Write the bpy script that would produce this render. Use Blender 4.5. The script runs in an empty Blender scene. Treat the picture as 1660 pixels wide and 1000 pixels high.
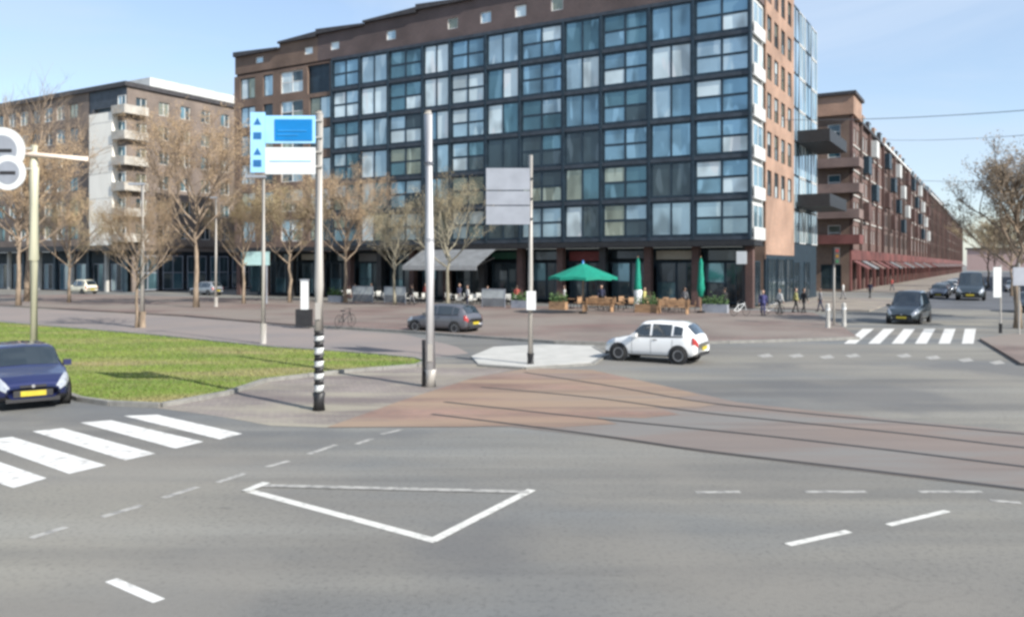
import bpy, math, random
from mathutils import Vector, Matrix

random.seed(7)
R = math.radians
scene = bpy.context.scene
COL = scene.collection

# ------------------------------------------------------------------ camera
F, HY, CX, CH = 1340.0, 430.0, 830.0, 3.5          # focal length and horizon in photo pixels, eye height in m
cam_d = bpy.data.cameras.new('camera')
cam = bpy.data.objects.new('camera', cam_d); COL.objects.link(cam)
cam.location = (0, 0, CH); cam.rotation_euler = (R(90), 0, 0)
cam_d.sensor_width = 36; cam_d.lens = 36 * F / 1660
cam_d.shift_y = -(500 - HY) / 1660
cam_d.clip_start = 0.1; cam_d.clip_end = 6000
scene.camera = cam
scene.cycles.filter_width = 3.0

# ------------------------------------------------------------------ world, sun, exposure
SUN_V = Vector((0.73, -0.68, 0.0)).normalized()
EL = R(36)
AZ = math.atan2(SUN_V.x, SUN_V.y)
world = bpy.data.worlds.new('World'); scene.world = world; world.use_nodes = True
wn, wl = world.node_tree.nodes, world.node_tree.links
wn.clear()
sky = wn.new('ShaderNodeTexSky'); sky.sky_type = 'NISHITA'; sky.sun_disc = False
sky.sun_elevation = EL; sky.sun_rotation = AZ; sky.air_density = 1.0; sky.dust_density = 0.6; sky.ozone_density = 1.6
bg = wn.new('ShaderNodeBackground'); bg.inputs[1].default_value = 0.11
bgc = wn.new('ShaderNodeBackground'); bgc.inputs[0].default_value = (0.66, 0.80, 1.0, 1); bgc.inputs[1].default_value = 0.56
out = wn.new('ShaderNodeOutputWorld'); mixw = wn.new('ShaderNodeMixShader')
tc = wn.new('ShaderNodeTexCoord'); mp = wn.new('ShaderNodeMapping'); mp.inputs['Scale'].default_value = (1.0, 1.3, 3.6)
mp.inputs['Rotation'].default_value = (0, 0.45, 0)
nz = wn.new('ShaderNodeTexNoise'); nz.inputs['Scale'].default_value = 2.3; nz.inputs['Detail'].default_value = 9; nz.inputs['Roughness'].default_value = 0.55
nz.inputs['Distortion'].default_value = 0.5
rp = wn.new('ShaderNodeValToRGB'); rp.color_ramp.elements[0].position = 0.42; rp.color_ramp.elements[1].position = 0.72
rp.color_ramp.elements[0].color = (0.30, 0.30, 0.30, 1); rp.color_ramp.elements[1].color = (0.88, 0.88, 0.88, 1)
wl.new(tc.outputs['Generated'], mp.inputs['Vector']); wl.new(mp.outputs[0], nz.inputs['Vector'])
wl.new(nz.outputs['Fac'], rp.inputs[0]); wl.new(rp.outputs[0], mixw.inputs[0])
wl.new(sky.outputs[0], bg.inputs[0]); wl.new(bg.outputs[0], mixw.inputs[1]); wl.new(bgc.outputs[0], mixw.inputs[2])
wl.new(mixw.outputs[0], out.inputs[0])

sun_d = bpy.data.lights.new('sun', 'SUN'); sun_d.energy = 4.2; sun_d.angle = R(0.5); sun_d.color = (1.0, 0.95, 0.87)
sun = bpy.data.objects.new('sun', sun_d); COL.objects.link(sun); sun.location = (60, -60, 90)
sdir = Vector((SUN_V.x * math.cos(EL), SUN_V.y * math.cos(EL), math.sin(EL)))
sun.rotation_euler = sdir.to_track_quat('Z', 'Y').to_euler()
scene.view_settings.view_transform = 'Standard'; scene.view_settings.look = 'None'
scene.view_settings.gamma = 1.0; scene.view_settings.use_curve_mapping = False
scene.view_settings.exposure = 0.85

# ------------------------------------------------------------------ helpers
def G(px, py, z=0.0):
    """photo pixel on the horizontal plane z -> world point"""
    Y = F * (CH - z) / (py - HY)
    return Vector(((px - CX) / F * Y, Y, z))

def PX(px, Y):
    return (px - CX) / F * Y

_m = {}
def mat(name, col, rough=0.7, metal=0.0, var=0.12, scale=3.0, bump=0.0, bscale=40.0, spec=0.5, col2=None, coat=0.0, detail=5, stretch=(1, 1, 1), obj=False, trans=0.0):
    if name in _m: return _m[name]
    m = bpy.data.materials.new(name); m.use_nodes = True; _m[name] = m
    n, l = m.node_tree.nodes, m.node_tree.links
    b = n['Principled BSDF']
    b.inputs['Roughness'].default_value = rough; b.inputs['Metallic'].default_value = metal
    b.inputs['Specular IOR Level'].default_value = spec
    if coat: b.inputs['Coat Weight'].default_value = coat; b.inputs['Coat Roughness'].default_value = 0.05
    if trans: b.inputs['Transmission Weight'].default_value = trans
    g = n.new('ShaderNodeNewGeometry') if not obj else n.new('ShaderNodeTexCoord')
    src = g.outputs['Position'] if not obj else g.outputs['Object']
    mp = n.new('ShaderNodeMapping'); mp.inputs['Scale'].default_value = stretch
    l.new(src, mp.inputs['Vector'])
    t = n.new('ShaderNodeTexNoise'); t.inputs['Scale'].default_value = scale; t.inputs['Detail'].default_value = detail
    l.new(mp.outputs[0], t.inputs['Vector'])
    r = n.new('ShaderNodeValToRGB'); r.color_ramp.elements[0].position = 0.3; r.color_ramp.elements[1].position = 0.7
    c2 = col2 or tuple(min(1, c * (1 + var)) for c in col)
    c1 = tuple(c * (1 - var) for c in col) if not col2 else col
    r.color_ramp.elements[0].color = (*c1, 1); r.color_ramp.elements[1].color = (*c2, 1)
    l.new(t.outputs['Fac'], r.inputs[0]); l.new(r.outputs[0], b.inputs['Base Color'])
    if bump:
        t2 = n.new('ShaderNodeTexNoise'); t2.inputs['Scale'].default_value = bscale; t2.inputs['Detail'].default_value = 3
        l.new(src, t2.inputs['Vector'])
        bp = n.new('ShaderNodeBump'); bp.inputs['Strength'].default_value = bump; bp.inputs['Distance'].default_value = 0.02
        l.new(t2.outputs['Fac'], bp.inputs['Height']); l.new(bp.outputs[0], b.inputs['Normal'])
    return m

def mix_over(m, col, scale, lo, hi, seed=0, stretch=(1, 1, 1), rot=0, amount=1.0, detail=4):
    """layer another colour (dirt, wear, patch) over a material's colour where a noise is high"""
    n, l = m.node_tree.nodes, m.node_tree.links
    b = n['Principled BSDF']; prev = b.inputs['Base Color'].links[0].from_socket
    g = n.new('ShaderNodeNewGeometry'); mp = n.new('ShaderNodeMapping')
    mp.inputs['Scale'].default_value = stretch; mp.inputs['Location'].default_value = (seed * 13.7, seed * 5.1, 0); mp.inputs['Rotation'].default_value = (0, 0, rot)
    t = n.new('ShaderNodeTexNoise'); t.inputs['Scale'].default_value = scale; t.inputs['Detail'].default_value = detail
    r = n.new('ShaderNodeMapRange'); r.inputs['From Min'].default_value = lo; r.inputs['From Max'].default_value = hi; r.inputs['To Max'].default_value = amount
    mx = n.new('ShaderNodeMix'); mx.data_type = 'RGBA'; mx.inputs[7].default_value = (*col, 1)
    l.new(g.outputs['Position'], mp.inputs['Vector']); l.new(mp.outputs[0], t.inputs['Vector']); l.new(t.outputs['Fac'], r.inputs['Value'])
    l.new(r.outputs[0], mx.inputs[0]); l.new(prev, mx.inputs[6]); l.new(mx.outputs[2], b.inputs['Base Color'])
    return m

def brick_mat(name, c1, c2, mortar, rot=0.0, bw=0.22, bh=0.065, flat=False, var=0.5):
    """brick coursing as fine relief and colour; vertical walls use (x+y, z), flat ground uses (x, y)"""
    m = bpy.data.materials.new(name); m.use_nodes = True; _m[name] = m
    n, l = m.node_tree.nodes, m.node_tree.links; b = n['Principled BSDF']; b.inputs['Roughness'].default_value = 0.85
    g = n.new('ShaderNodeNewGeometry'); mp = n.new('ShaderNodeMapping'); mp.inputs['Rotation'].default_value = (0, 0, rot)
    l.new(g.outputs['Position'], mp.inputs['Vector'])
    br = n.new('ShaderNodeTexBrick'); br.inputs['Scale'].default_value = 1.0
    br.inputs['Brick Width'].default_value = bw; br.inputs['Row Height'].default_value = bh; br.inputs['Mortar Size'].default_value = 0.008
    br.inputs['Color1'].default_value = (*c1, 1); br.inputs['Color2'].default_value = (*c2, 1); br.inputs['Mortar'].default_value = (*mortar, 1)
    if flat: l.new(mp.outputs[0], br.inputs['Vector'])
    else:
        s = n.new('ShaderNodeSeparateXYZ'); a = n.new('ShaderNodeMath'); c = n.new('ShaderNodeCombineXYZ')
        l.new(mp.outputs[0], s.inputs[0]); l.new(s.outputs[0], a.inputs[0]); l.new(s.outputs[1], a.inputs[1])
        l.new(a.outputs[0], c.inputs[0]); l.new(s.outputs[2], c.inputs[1]); l.new(c.outputs[0], br.inputs['Vector'])
    t = n.new('ShaderNodeTexNoise'); t.inputs['Scale'].default_value = 0.35; t.inputs['Detail'].default_value = 8
    l.new(g.outputs['Position'], t.inputs['Vector'])
    mr = n.new('ShaderNodeMapRange'); mr.inputs['From Min'].default_value = 0.3; mr.inputs['From Max'].default_value = 0.7
    mr.inputs['To Min'].default_value = 1 - var / 2; mr.inputs['To Max'].default_value = 1 + var / 2
    l.new(t.outputs['Fac'], mr.inputs['Value'])
    v = n.new('ShaderNodeVectorMath'); v.operation = 'SCALE'; l.new(br.outputs['Color'], v.inputs[0]); l.new(mr.outputs[0], v.inputs['Scale'])
    l.new(v.outputs[0], b.inputs['Base Color'])
    bp = n.new('ShaderNodeBump'); bp.inputs['Strength'].default_value = 0.3; bp.inputs['Distance'].default_value = 0.01
    l.new(br.outputs['Fac'], bp.inputs['Height']); bp.invert = True; l.new(bp.outputs[0], b.inputs['Normal'])
    return m

class MB:
    def __init__(s): s.v = []; s.f = []; s.mi = []
    def add(s, vs, fs, mi=0):
        o = len(s.v); s.v += [tuple(v) for v in vs]; s.f += [tuple(i + o for i in f) for f in fs]; s.mi += [mi] * len(fs); return s
    def box(s, x0, x1, y0, y1, z0, z1, mi=0):
        return s.add([(x0, y0, z0), (x1, y0, z0), (x1, y1, z0), (x0, y1, z0), (x0, y0, z1), (x1, y0, z1), (x1, y1, z1), (x0, y1, z1)],
                     [(0, 3, 2, 1), (4, 5, 6, 7), (0, 1, 5, 4), (1, 2, 6, 5), (2, 3, 7, 6), (3, 0, 4, 7)], mi)
    def tube(s, pts, rads, n=8, mi=0, caps=True):
        pts = [Vector(p) for p in pts]
        if not isinstance(rads, (list, tuple)): rads = [rads] * len(pts)
        vs, fs = [], []
        ref = None
        for i, p in enumerate(pts):
            d = (pts[min(i + 1, len(pts) - 1)] - pts[max(i - 1, 0)])
            d = d.normalized() if d.length > 1e-9 else Vector((0, 0, 1))
            if ref is None: ref = Vector((1, 0, 0)) if abs(d.x) < 0.8 else Vector((0, 1, 0))
            a = d.cross(ref).normalized(); b = d.cross(a).normalized(); ref = b.cross(d).normalized() if b.cross(d).length > .1 else ref
            for k in range(n):
                t = 2 * math.pi * k / n
                vs.append(p + (a * math.cos(t) + b * math.sin(t)) * rads[i])
        for i in range(len(pts) - 1):
            for k in range(n):
                fs.append((i * n + k, i * n + (k + 1) % n, (i + 1) * n + (k + 1) % n, (i + 1) * n + k))
        if caps and n > 2:
            fs.append(tuple(range(n - 1, -1, -1))); fs.append(tuple((len(pts) - 1) * n + k for k in range(n)))
        return s.add(vs, fs, mi)
    def lathe(s, prof, n=12, c=(0, 0, 0), mi=0):
        return s.tube([(c[0], c[1], c[2] + z) for r, z in prof], [r for r, z in prof], n, mi)
    def prism(s, pts, z0, z1, mi=0):
        n = len(pts)
        return s.add([(p[0], p[1], z0) for p in pts] + [(p[0], p[1], z1) for p in pts],
                     [tuple(range(n - 1, -1, -1)), tuple(range(n, 2 * n))] + [(i, (i + 1) % n, (i + 1) % n + n, i + n) for i in range(n)], mi)
    def mesh(s, name, mats, smooth=False):
        me = bpy.data.meshes.new(name); me.from_pydata(s.v, [], s.f)
        for m in (mats if isinstance(mats, (list, tuple)) else [mats]): me.materials.append(m)
        me.polygons.foreach_set('material_index', s.mi)
        if smooth: me.polygons.foreach_set('use_smooth', [True] * len(s.f))
        me.update(); return me

def link(name, me, parent=None, loc=(0, 0, 0), rz=0.0, rot=None):
    o = bpy.data.objects.new(name, me); COL.objects.link(o); o.location = loc
    o.rotation_euler = rot if rot else (0, 0, rz)
    if parent: o.parent = parent
    return o
def part(name, mb, mats, parent, loc=(0, 0, 0), rz=0.0, smooth=False, rot=None):
    return link(name, mb.mesh(name, mats, smooth), parent, loc, rz, rot)
def tag(o, label=None, cat=None, group=None, kind=None):
    if label: o['label'] = label
    if cat: o['category'] = cat
    if group: o['group'] = group
    if kind: o['kind'] = kind
    return o
def thing(name, label, cat, loc=(0, 0, 0), rz=0.0, group=None):
    o = link(name, None, None, loc, rz); o.empty_display_size = 0.3
    return tag(o, label, cat, group)
KIDS = {}
def kids(o):
    return [c for c in o.children]
def copy_tree(o, parent=None):
    c = o.copy(); COL.objects.link(c)
    if parent: c.parent = parent
    for ch in list(kids(o)): copy_tree(ch, c)
    return c
def place(proto, used, loc, rz, label, scale=None):
    o = proto if not used else copy_tree(proto)
    o.location = loc; o.rotation_euler = (0, 0, rz); o['label'] = label
    if scale: o.scale = scale
    return o

# ------------------------------------------------------------------ materials
M = {}
asph = mat('asphalt', (0.137, 0.131, 0.119), 0.88, scale=0.11, col2=(0.188, 0.180, 0.160), bump=0.35, bscale=55, detail=7)
mix_over(asph, (0.235, 0.222, 0.185), 0.10, 0.46, 0.62, 1, (1, 1.4, 1), 0.5, 0.8)
mix_over(asph, (0.095, 0.094, 0.092), 0.26, 0.50, 0.62, 2, (0.12, 1.6, 1), -0.25, 0.6)
mix_over(asph, (0.125, 0.140, 0.150), 0.13, 0.50, 0.62, 5, (0.5, 1.3, 1), 0.4, 0.75)
mix_over(asph, (0.10, 0.098, 0.095), 0.5, 0.50, 0.75, 8, (0.10, 1.6, 1), -0.16, 0.7, 3)
mix_over(asph, (0.24, 0.235, 0.21), 0.45, 0.52, 0.75, 11, (0.12, 1.6, 1), 0.42, 0.6, 3)
mix_over(asph, (0.075, 0.072, 0.068), 14, 0.50, 0.75, 7, (1, 1, 1), 0, 0.55, 6)
mix_over(asph, (0.06, 0.058, 0.055), 1.6, 0.70, 0.78, 3, (0.6, 1.5, 1), -0.2, 0.5)
mix_over(asph, (0.23, 0.22, 0.20), 38, 0.60, 0.72, 4, (1, 1, 1), 0, 0.55, 2)
mix_over(asph, (0.205, 0.19, 0.165), 0.22, 0.50, 0.64, 15, (1, 1, 1), 0.2, 0.5, 8)
mix_over(asph, (0.092, 0.094, 0.098), 0.16, 0.55, 0.63, 17, (1, .8, 1), -.3, 0.55, 8)
def cracks(m, scale, width, amount, col=(.05, .048, .045)):
    n, l = m.node_tree.nodes, m.node_tree.links; b = n['Principled BSDF']; prev = b.inputs['Base Color'].links[0].from_socket
    g = n.new('ShaderNodeNewGeometry'); nz_ = n.new('ShaderNodeTexNoise'); nz_.inputs['Scale'].default_value = .9; nz_.inputs['Detail'].default_value = 6
    ad = n.new('ShaderNodeVectorMath'); ad.operation = 'MULTIPLY_ADD'; ad.inputs[1].default_value = (1.4, 1.4, 0)
    l.new(g.outputs['Position'], nz_.inputs['Vector']); l.new(nz_.outputs['Color'], ad.inputs[0]); l.new(g.outputs['Position'], ad.inputs[2])
    v = n.new('ShaderNodeTexVoronoi'); v.feature = 'DISTANCE_TO_EDGE'; v.inputs['Scale'].default_value = scale; l.new(ad.outputs[0], v.inputs['Vector'])
    r = n.new('ShaderNodeMapRange'); r.inputs['From Min'].default_value = width; r.inputs['From Max'].default_value = 0; r.inputs['To Max'].default_value = amount
    t = n.new('ShaderNodeTexNoise'); t.inputs['Scale'].default_value = .12; l.new(g.outputs['Position'], t.inputs['Vector'])
    r2 = n.new('ShaderNodeMapRange'); r2.inputs['From Min'].default_value = .5; r2.inputs['From Max'].default_value = .6; l.new(t.outputs['Fac'], r2.inputs['Value'])
    mu = n.new('ShaderNodeMath'); mu.operation = 'MULTIPLY'; l.new(v.outputs['Distance'], r.inputs['Value']); l.new(r.outputs[0], mu.inputs[0]); l.new(r2.outputs[0], mu.inputs[1])
    mx = n.new('ShaderNodeMix'); mx.data_type = 'RGBA'; mx.inputs[7].default_value = (*col, 1); l.new(mu.outputs[0], mx.inputs[0]); l.new(prev, mx.inputs[6]); l.new(mx.outputs[2], b.inputs['Base Color'])
cracks(asph, .28, .006, .22)
pale = mat('pale_path_asphalt', (0.185, 0.165, 0.158), 0.9, scale=0.2, col2=(0.235, 0.195, 0.175), bump=0.2)
conc = mat('concrete', (0.36, 0.355, 0.33), 0.85, scale=1.2, col2=(0.46, 0.45, 0.42), bump=0.2, bscale=20)
kerbm = mat('kerb_concrete', (0.20, 0.195, 0.18), 0.85, scale=4, var=0.2)
beige = brick_mat('beige_paving', (0.235, 0.205, 0.175), (0.185, 0.155, 0.145), (0.13, 0.12, 0.11), 0.53, 0.21, 0.105, True)
mix_over(beige, (0.30, 0.275, 0.21), 0.35, 0.45, 0.6, 3, (.5, 1.6, 1), -0.2, 0.7)
mix_over(beige, (0.13, 0.105, 0.10), 0.4, 0.52, 0.64, 6, (.3, 1.8, 1), -0.15, 0.7)
plazam = brick_mat('plaza_brick_paving', (0.185, 0.132, 0.112), (0.145, 0.112, 0.10), (0.12, 0.10, 0.09), -0.53, 0.21, 0.105, True)
mix_over(plazam, (0.16, 0.095, 0.085), 0.2, 0.52, 0.66, 12, (.4, 1.6, 1), .3, 0.6)
mix_over(plazam, (0.205, 0.18, 0.155), 0.12, 0.42, 0.60, 7, (1, 1, 1), 0, 0.75)
redp = brick_mat('red_brick_paving', (0.245, 0.15, 0.112), (0.195, 0.125, 0.10), (0.19, 0.14, 0.12), 0.2, 0.21, 0.105, True)
mix_over(redp, (0.20, 0.165, 0.14), 0.2, 0.48, 0.60, 18, (.7, 1.4, 1), .1, .85, 9)
mix_over(redp, (0.27, 0.195, 0.135), 0.35, 0.40, 0.58, 8, (0.3, 1.8, 1), -0.15, 0.85)
mix_over(redp, (0.16, 0.115, 0.09), 0.6, 0.50, 0.66, 9, (0.12, 1.9, 1), -0.12, 0.65)
trackm = mat('track_bed', (0.150, 0.125, 0.112), 0.88, scale=0.4, col2=(0.190, 0.160, 0.143), bump=0.25, stretch=(0.3, 1.6, 1), detail=6)
mix_over(trackm, (0.21, 0.15, 0.118), 0.12, 0.48, 0.66, 21, (1, 1, 1), 0, 0.4, 6)
mix_over(trackm, (0.095, 0.082, 0.078), 0.8, 0.52, 0.68, 22, (0.08, 2.0, 1), -0.16, 0.7)
mix_over(trackm, (0.17, 0.165, 0.155), 0.5, 0.5, 0.6, 10, (0.3, 1.5, 1), -0.1, 0.8)
rails = mat('rail_steel', (0.085, 0.078, 0.072), 0.55, 0.6, scale=6)
paint = mat('road_paint', (0.60, 0.59, 0.56), 0.7, scale=6, var=0.06)
mix_over(paint, (0.30, 0.29, 0.27), 5, 0.50, 0.70, 1, amount=0.75, detail=9)
linep = mat('line_paint', (0.56, 0.55, 0.51), 0.7, scale=5, var=0.1)
mix_over(linep, (0.22, 0.215, 0.20), 7, 0.54, 0.72, 4, amount=0.8, detail=9)
wornp = mat('worn_road_paint', (0.34, 0.33, 0.305), 0.75, scale=6, var=0.1)
mix_over(wornp, (0.19, 0.185, 0.175), 7, 0.46, 0.62, 2, amount=0.9)
soil = mat('lawn_ground', (0.09, 0.13, 0.02), 0.95, scale=0.5, col2=(0.20, 0.21, 0.045), bump=0.4, bscale=30, detail=8, stretch=(.6, 1.5, 1))
mix_over(soil, (0.235, 0.19, 0.09), 0.28, 0.5, 0.66, 3, (.5, 1.6, 1), -0.1, 0.8)
grassm = mat('grass_blades', (0.085, 0.155, 0.018), 0.8, scale=0.4, col2=(0.175, 0.235, 0.04), detail=8, stretch=(.6, 1.5, 1))
mix_over(grassm, (0.27, 0.215, 0.11), 0.28, 0.47, 0.66, 3, (.5, 1.6, 1), -0.1, 0.75, 6)

brick = brick_mat('brown_brick', (0.185, 0.120, 0.088), (0.140, 0.092, 0.072), (0.15, 0.13, 0.11), 0.5)
brickatt = brick_mat('roof_storey_brick', (0.115, 0.082, 0.078), (0.09, 0.068, 0.068), (0.09, 0.08, 0.08), 0.5)
bricks = brick_mat('salmon_brick', (0.38, 0.225, 0.155), (0.28, 0.17, 0.12), (0.26, 0.21, 0.17), 0.5)
brickg = brick_mat('grey_beige_brick', (0.20, 0.155, 0.13), (0.15, 0.12, 0.105), (0.16, 0.14, 0.12), 0.5)
brickp = brick_mat('purple_brick', (0.21, 0.145, 0.125), (0.165, 0.115, 0.105), (0.16, 0.13, 0.12), 0.5)
brickr = brick_mat('terrace_red_brick', (0.145, 0.078, 0.062), (0.105, 0.062, 0.055), (0.15, 0.12, 0.11), 0.5)
brickt = brick_mat('terrace_brown_brick', (0.13, 0.085, 0.072), (0.10, 0.068, 0.06), (0.11, 0.1, 0.09), 0.5)
brickd = brick_mat('dark_red_brick', (0.12, 0.062, 0.052), (0.085, 0.05, 0.045), (0.08, 0.06, 0.055), 0.5)
darkm = mat('charcoal_metal', (0.028, 0.048, 0.066), 0.45, 0.4, scale=2, var=0.25)
bandm = mat('slab_band', (0.050, 0.062, 0.078), 0.5, 0.3, scale=1.5, var=0.25)
black = mat('black_metal', (0.018, 0.018, 0.02), 0.5, scale=4, var=0.3)
roofm = mat('roof_edge', (0.045, 0.042, 0.045), 0.6, scale=2, var=0.3)
whitef = mat('white_frame', (0.62, 0.62, 0.60), 0.5, scale=3, var=0.06)
cream = mat('cream_cladding', (0.83, 0.80, 0.72), 0.6, scale=0.8, var=0.06, stretch=(1, 1, .3))
whitep = mat('white_render', (0.50, 0.51, 0.50), 0.6, scale=0.8, var=0.15)
balc = mat('balcony_panel', (0.40, 0.38, 0.34), 0.6, scale=0.8, var=0.2)
redband = mat('red_shopfront', (0.125, 0.045, 0.04), 0.7, scale=0.3, var=0.5)
def glass(name, c, rough=0.08, metal=0.55):
    m = mat(name, c, rough, metal, scale=0.22, var=0.3, spec=0.8, bump=0.10, bscale=0.9)
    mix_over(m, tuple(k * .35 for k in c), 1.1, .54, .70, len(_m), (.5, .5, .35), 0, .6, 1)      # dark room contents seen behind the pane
    mix_over(m, tuple(min(.75, k * 1.6 + .06) for k in c), 0.9, .58, .62, len(_m) + 5, (1, 1, .25), 0, .6, 1)   # drawn curtains
    return m
GL = [glass('glass_teal', (0.11, 0.21, 0.245)), glass('glass_blue', (0.20, 0.33, 0.40)), glass('glass_pale', (0.38, 0.50, 0.55), 0.15),
      glass('glass_curtained', (0.62, 0.72, 0.74), 0.3, 0.2), glass('glass_dark', (0.045, 0.07, 0.08), 0.06, 0.3), glass('glass_olive', (0.30, 0.32, 0.25), 0.2)]
shopg = glass('shop_glass', (0.03, 0.045, 0.055), 0.08, 0.2)
skyg = glass('tower_glass', (0.42, 0.58, 0.68), 0.07, 0.7)
polem = mat('grey_pole_paint', (0.38, 0.36, 0.33), 0.45, 0.1, scale=2, var=0.1, stretch=(1, 1, .3))
polew = mat('pale_pole_paint', (0.50, 0.50, 0.51), 0.45, 0.1, scale=2, var=0.08, stretch=(1, 1, .3))
poley = mat('cream_pole_paint', (0.46, 0.45, 0.34), 0.5, 0.0, scale=2, var=0.12, stretch=(1, 1, .3))
signb = mat('sign_blue', (0.0, 0.17, 0.46), 0.4, scale=3, var=0.08)
signd = mat('sign_deep_blue', (0.02, 0.12, 0.30), 0.4, scale=3, var=0.08)
signl = mat('sign_pale_blue', (0.30, 0.58, 0.86), 0.4, scale=3, var=0.08)
signw = mat('sign_white', (0.62, 0.64, 0.64), 0.4, scale=3, var=0.04)
signg = mat('sign_back_grey', (0.30, 0.32, 0.36), 0.45, 0.2, scale=2, var=0.1)
green = mat('parasol_green', (0.0, 0.20, 0.135), 0.8, scale=2, var=0.15)
greyc = mat('awning_canvas', (0.16, 0.17, 0.18), 0.85, scale=1.5, var=0.2)
wood = mat('terrace_wood', (0.33, 0.20, 0.11), 0.7, scale=3, var=0.3, stretch=(1, 1, 4))
wicker = mat('pale_chair', (0.52, 0.52, 0.49), 0.7, scale=20, var=0.2)
tyre = mat('tyre_rubber', (0.02, 0.02, 0.02), 0.85, scale=10)
rimm = mat('alloy_rim', (0.45, 0.45, 0.46), 0.35, 0.8, scale=10)
cglass = mat('car_glass', (0.015, 0.022, 0.026), 0.05, 0.0, scale=1, spec=1.0, coat=1.0)
lamp = mat('headlamp_lens', (0.42, 0.44, 0.47), 0.1, 0.3, scale=9, coat=1.0)
taill = mat('tail_lamp_lens', (0.35, 0.015, 0.01), 0.2, scale=9, coat=1.0)
platey = mat('yellow_plate', (0.46, 0.37, 0.03), 0.45, scale=9)
trim = mat('black_trim', (0.022, 0.022, 0.024), 0.6, scale=9)
bark = mat('bark', (0.24, 0.185, 0.135), 0.95, scale=5, var=0.35, stretch=(1, 1, .3), bump=0.5, bscale=20, obj=True)
barkp = mat('pale_bark', (0.24, 0.22, 0.165), 0.95, scale=3, var=0.35, stretch=(1, 1, .3), bump=0.4, bscale=20, obj=True)
budb = mat('brown_buds', (0.32, 0.22, 0.125), 0.9, scale=0.6, col2=(0.42, 0.31, 0.19), obj=True)
budo = mat('olive_buds', (0.29, 0.235, 0.13), 0.9, scale=0.6, col2=(0.40, 0.33, 0.20), obj=True)
budr = mat('rusty_olive_buds', (0.15, 0.115, 0.08), 0.9, scale=0.6, col2=(0.25, 0.19, 0.125), obj=True)
skin = mat('skin', (0.50, 0.32, 0.24), 0.6, scale=9)

# ------------------------------------------------------------------ ground
def sheet(name, px, z, m, kind='structure', thick=None, raised=0.0):
    pts = [G(x, y, z if raised else 0) for x, y in px]
    a = sum(pts[i].x * pts[(i + 1) % len(pts)].y - pts[(i + 1) % len(pts)].x * pts[i].y for i in range(len(pts)))
    if a < 0: pts.reverse()
    mb = MB()
    if raised: mb.prism(pts, -0.02, z)
    else: mb.add([(p.x, p.y, z) for p in pts], [tuple(range(len(pts)))])
    o = link(name, mb.mesh(name, m)); tag(o, kind=kind); return o, pts

gmb = MB(); gmb.add([(-3000, -200, 0), (3000, -200, 0), (3000, 5000, 0), (-3000, 5000, 0)], [(0, 1, 2, 3)])
tag(link('road', gmb.mesh('road', asph)), kind='structure')
PLAZA_LOW = [(1392, 547), (1180, 553), (1000, 556), (900, 553), (780, 545), (655, 536), (480, 526), (300, 511), (0, 494), (-160, 487)]
sheet('brick_plaza', [(-330, 478), (150, 477), (600, 489), (1040, 500), (1225, 503), (1318, 507), (1352, 520)] + PLAZA_LOW, 0.1, plazam, raised=1)
sheet('cycle_path', [(-160, 489), (0, 497), (300, 514), (480, 529), (655, 542), (700, 552), (740, 562), (760, 573), (690, 581), (600, 571), (430, 559), (230, 539), (0, 520), (-160, 511)], 0.004, pale)
sheet('traffic_island', [(764, 577), (800, 562), (880, 558), (962, 560), (985, 572), (960, 587), (850, 594), (775, 589)], 0.05, conc, raised=1)
LAWN = [(-160, 514), (0, 522), (230, 541), (430, 561), (600, 573), (675, 580), (690, 585), (675, 591), (560, 600), (430, 615), (370, 635), (260, 655), (180, 652), (130, 645), (0, 598), (-160, 560)]
_, lawn_pts = sheet('lawn', LAWN, 0.07, soil, raised=1)
sheet('pavement', [(250, 661), (372, 637), (432, 616), (560, 602), (690, 590), (772, 590), (850, 596), (770, 612), (650, 650), (530, 693), (440, 690), (350, 674)], 0.004, beige)
sheet('tram_track_bed', [(850, 598), (960, 600), (1060, 622), (1195, 652), (1400, 675), (1660, 700), (1960, 727), (1960, 838), (1660, 796), (1140, 733), (985, 710), (830, 692), (700, 690)], 0.008, trackm)
sheet('brick_median', [(530, 693), (650, 650), (770, 612), (855, 597), (960, 600), (1060, 622), (1110, 634), (1135, 641), (1090, 645), (1165, 655), (1130, 662), (1060, 660), (1100, 672), (1045, 678), (965, 676), (1000, 688), (905, 693), (830, 690), (760, 692)], 0.012, redp)
sheet('side_pavement', [(1588, 548), (1640, 541), (1800, 540), (2300, 560), (2300, 610), (1800, 600), (1655, 588)], 0.1, plazam, raised=1)

def ribbon(name, pts, w, z, m, kind='structure'):
    pts = [Vector((p[0], p[1], 0)) for p in pts]
    # Catmull-Rom smoothing
    sm = []
    for i in range(len(pts) - 1):
        p0, p1, p2, p3 = pts[max(i - 1, 0)], pts[i], pts[i + 1], pts[min(i + 2, len(pts) - 1)]
        for k in range(6):
            t = k / 6
            sm.append(0.5 * ((2 * p1) + (p2 - p0) * t + (2 * p0 - 5 * p1 + 4 * p2 - p3) * t * t + (3 * p1 - p0 - 3 * p2 + p3) * t ** 3))
    sm.append(pts[-1])
    vs, fs = [], []
    for i, p in enumerate(sm):
        d = (sm[min(i + 1, len(sm) - 1)] - sm[max(i - 1, 0)]).normalized(); nrm = Vector((-d.y, d.x, 0)) * w / 2
        vs += [(p + nrm)[:2] + (z,), (p - nrm)[:2] + (z,)]
    for i in range(len(sm) - 1): fs.append((2 * i, 2 * i + 1, 2 * i + 3, 2 * i + 2))
    mb = MB().add(vs, fs); o = link(name, mb.mesh(name, m)); tag(o, kind=kind); return o
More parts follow.
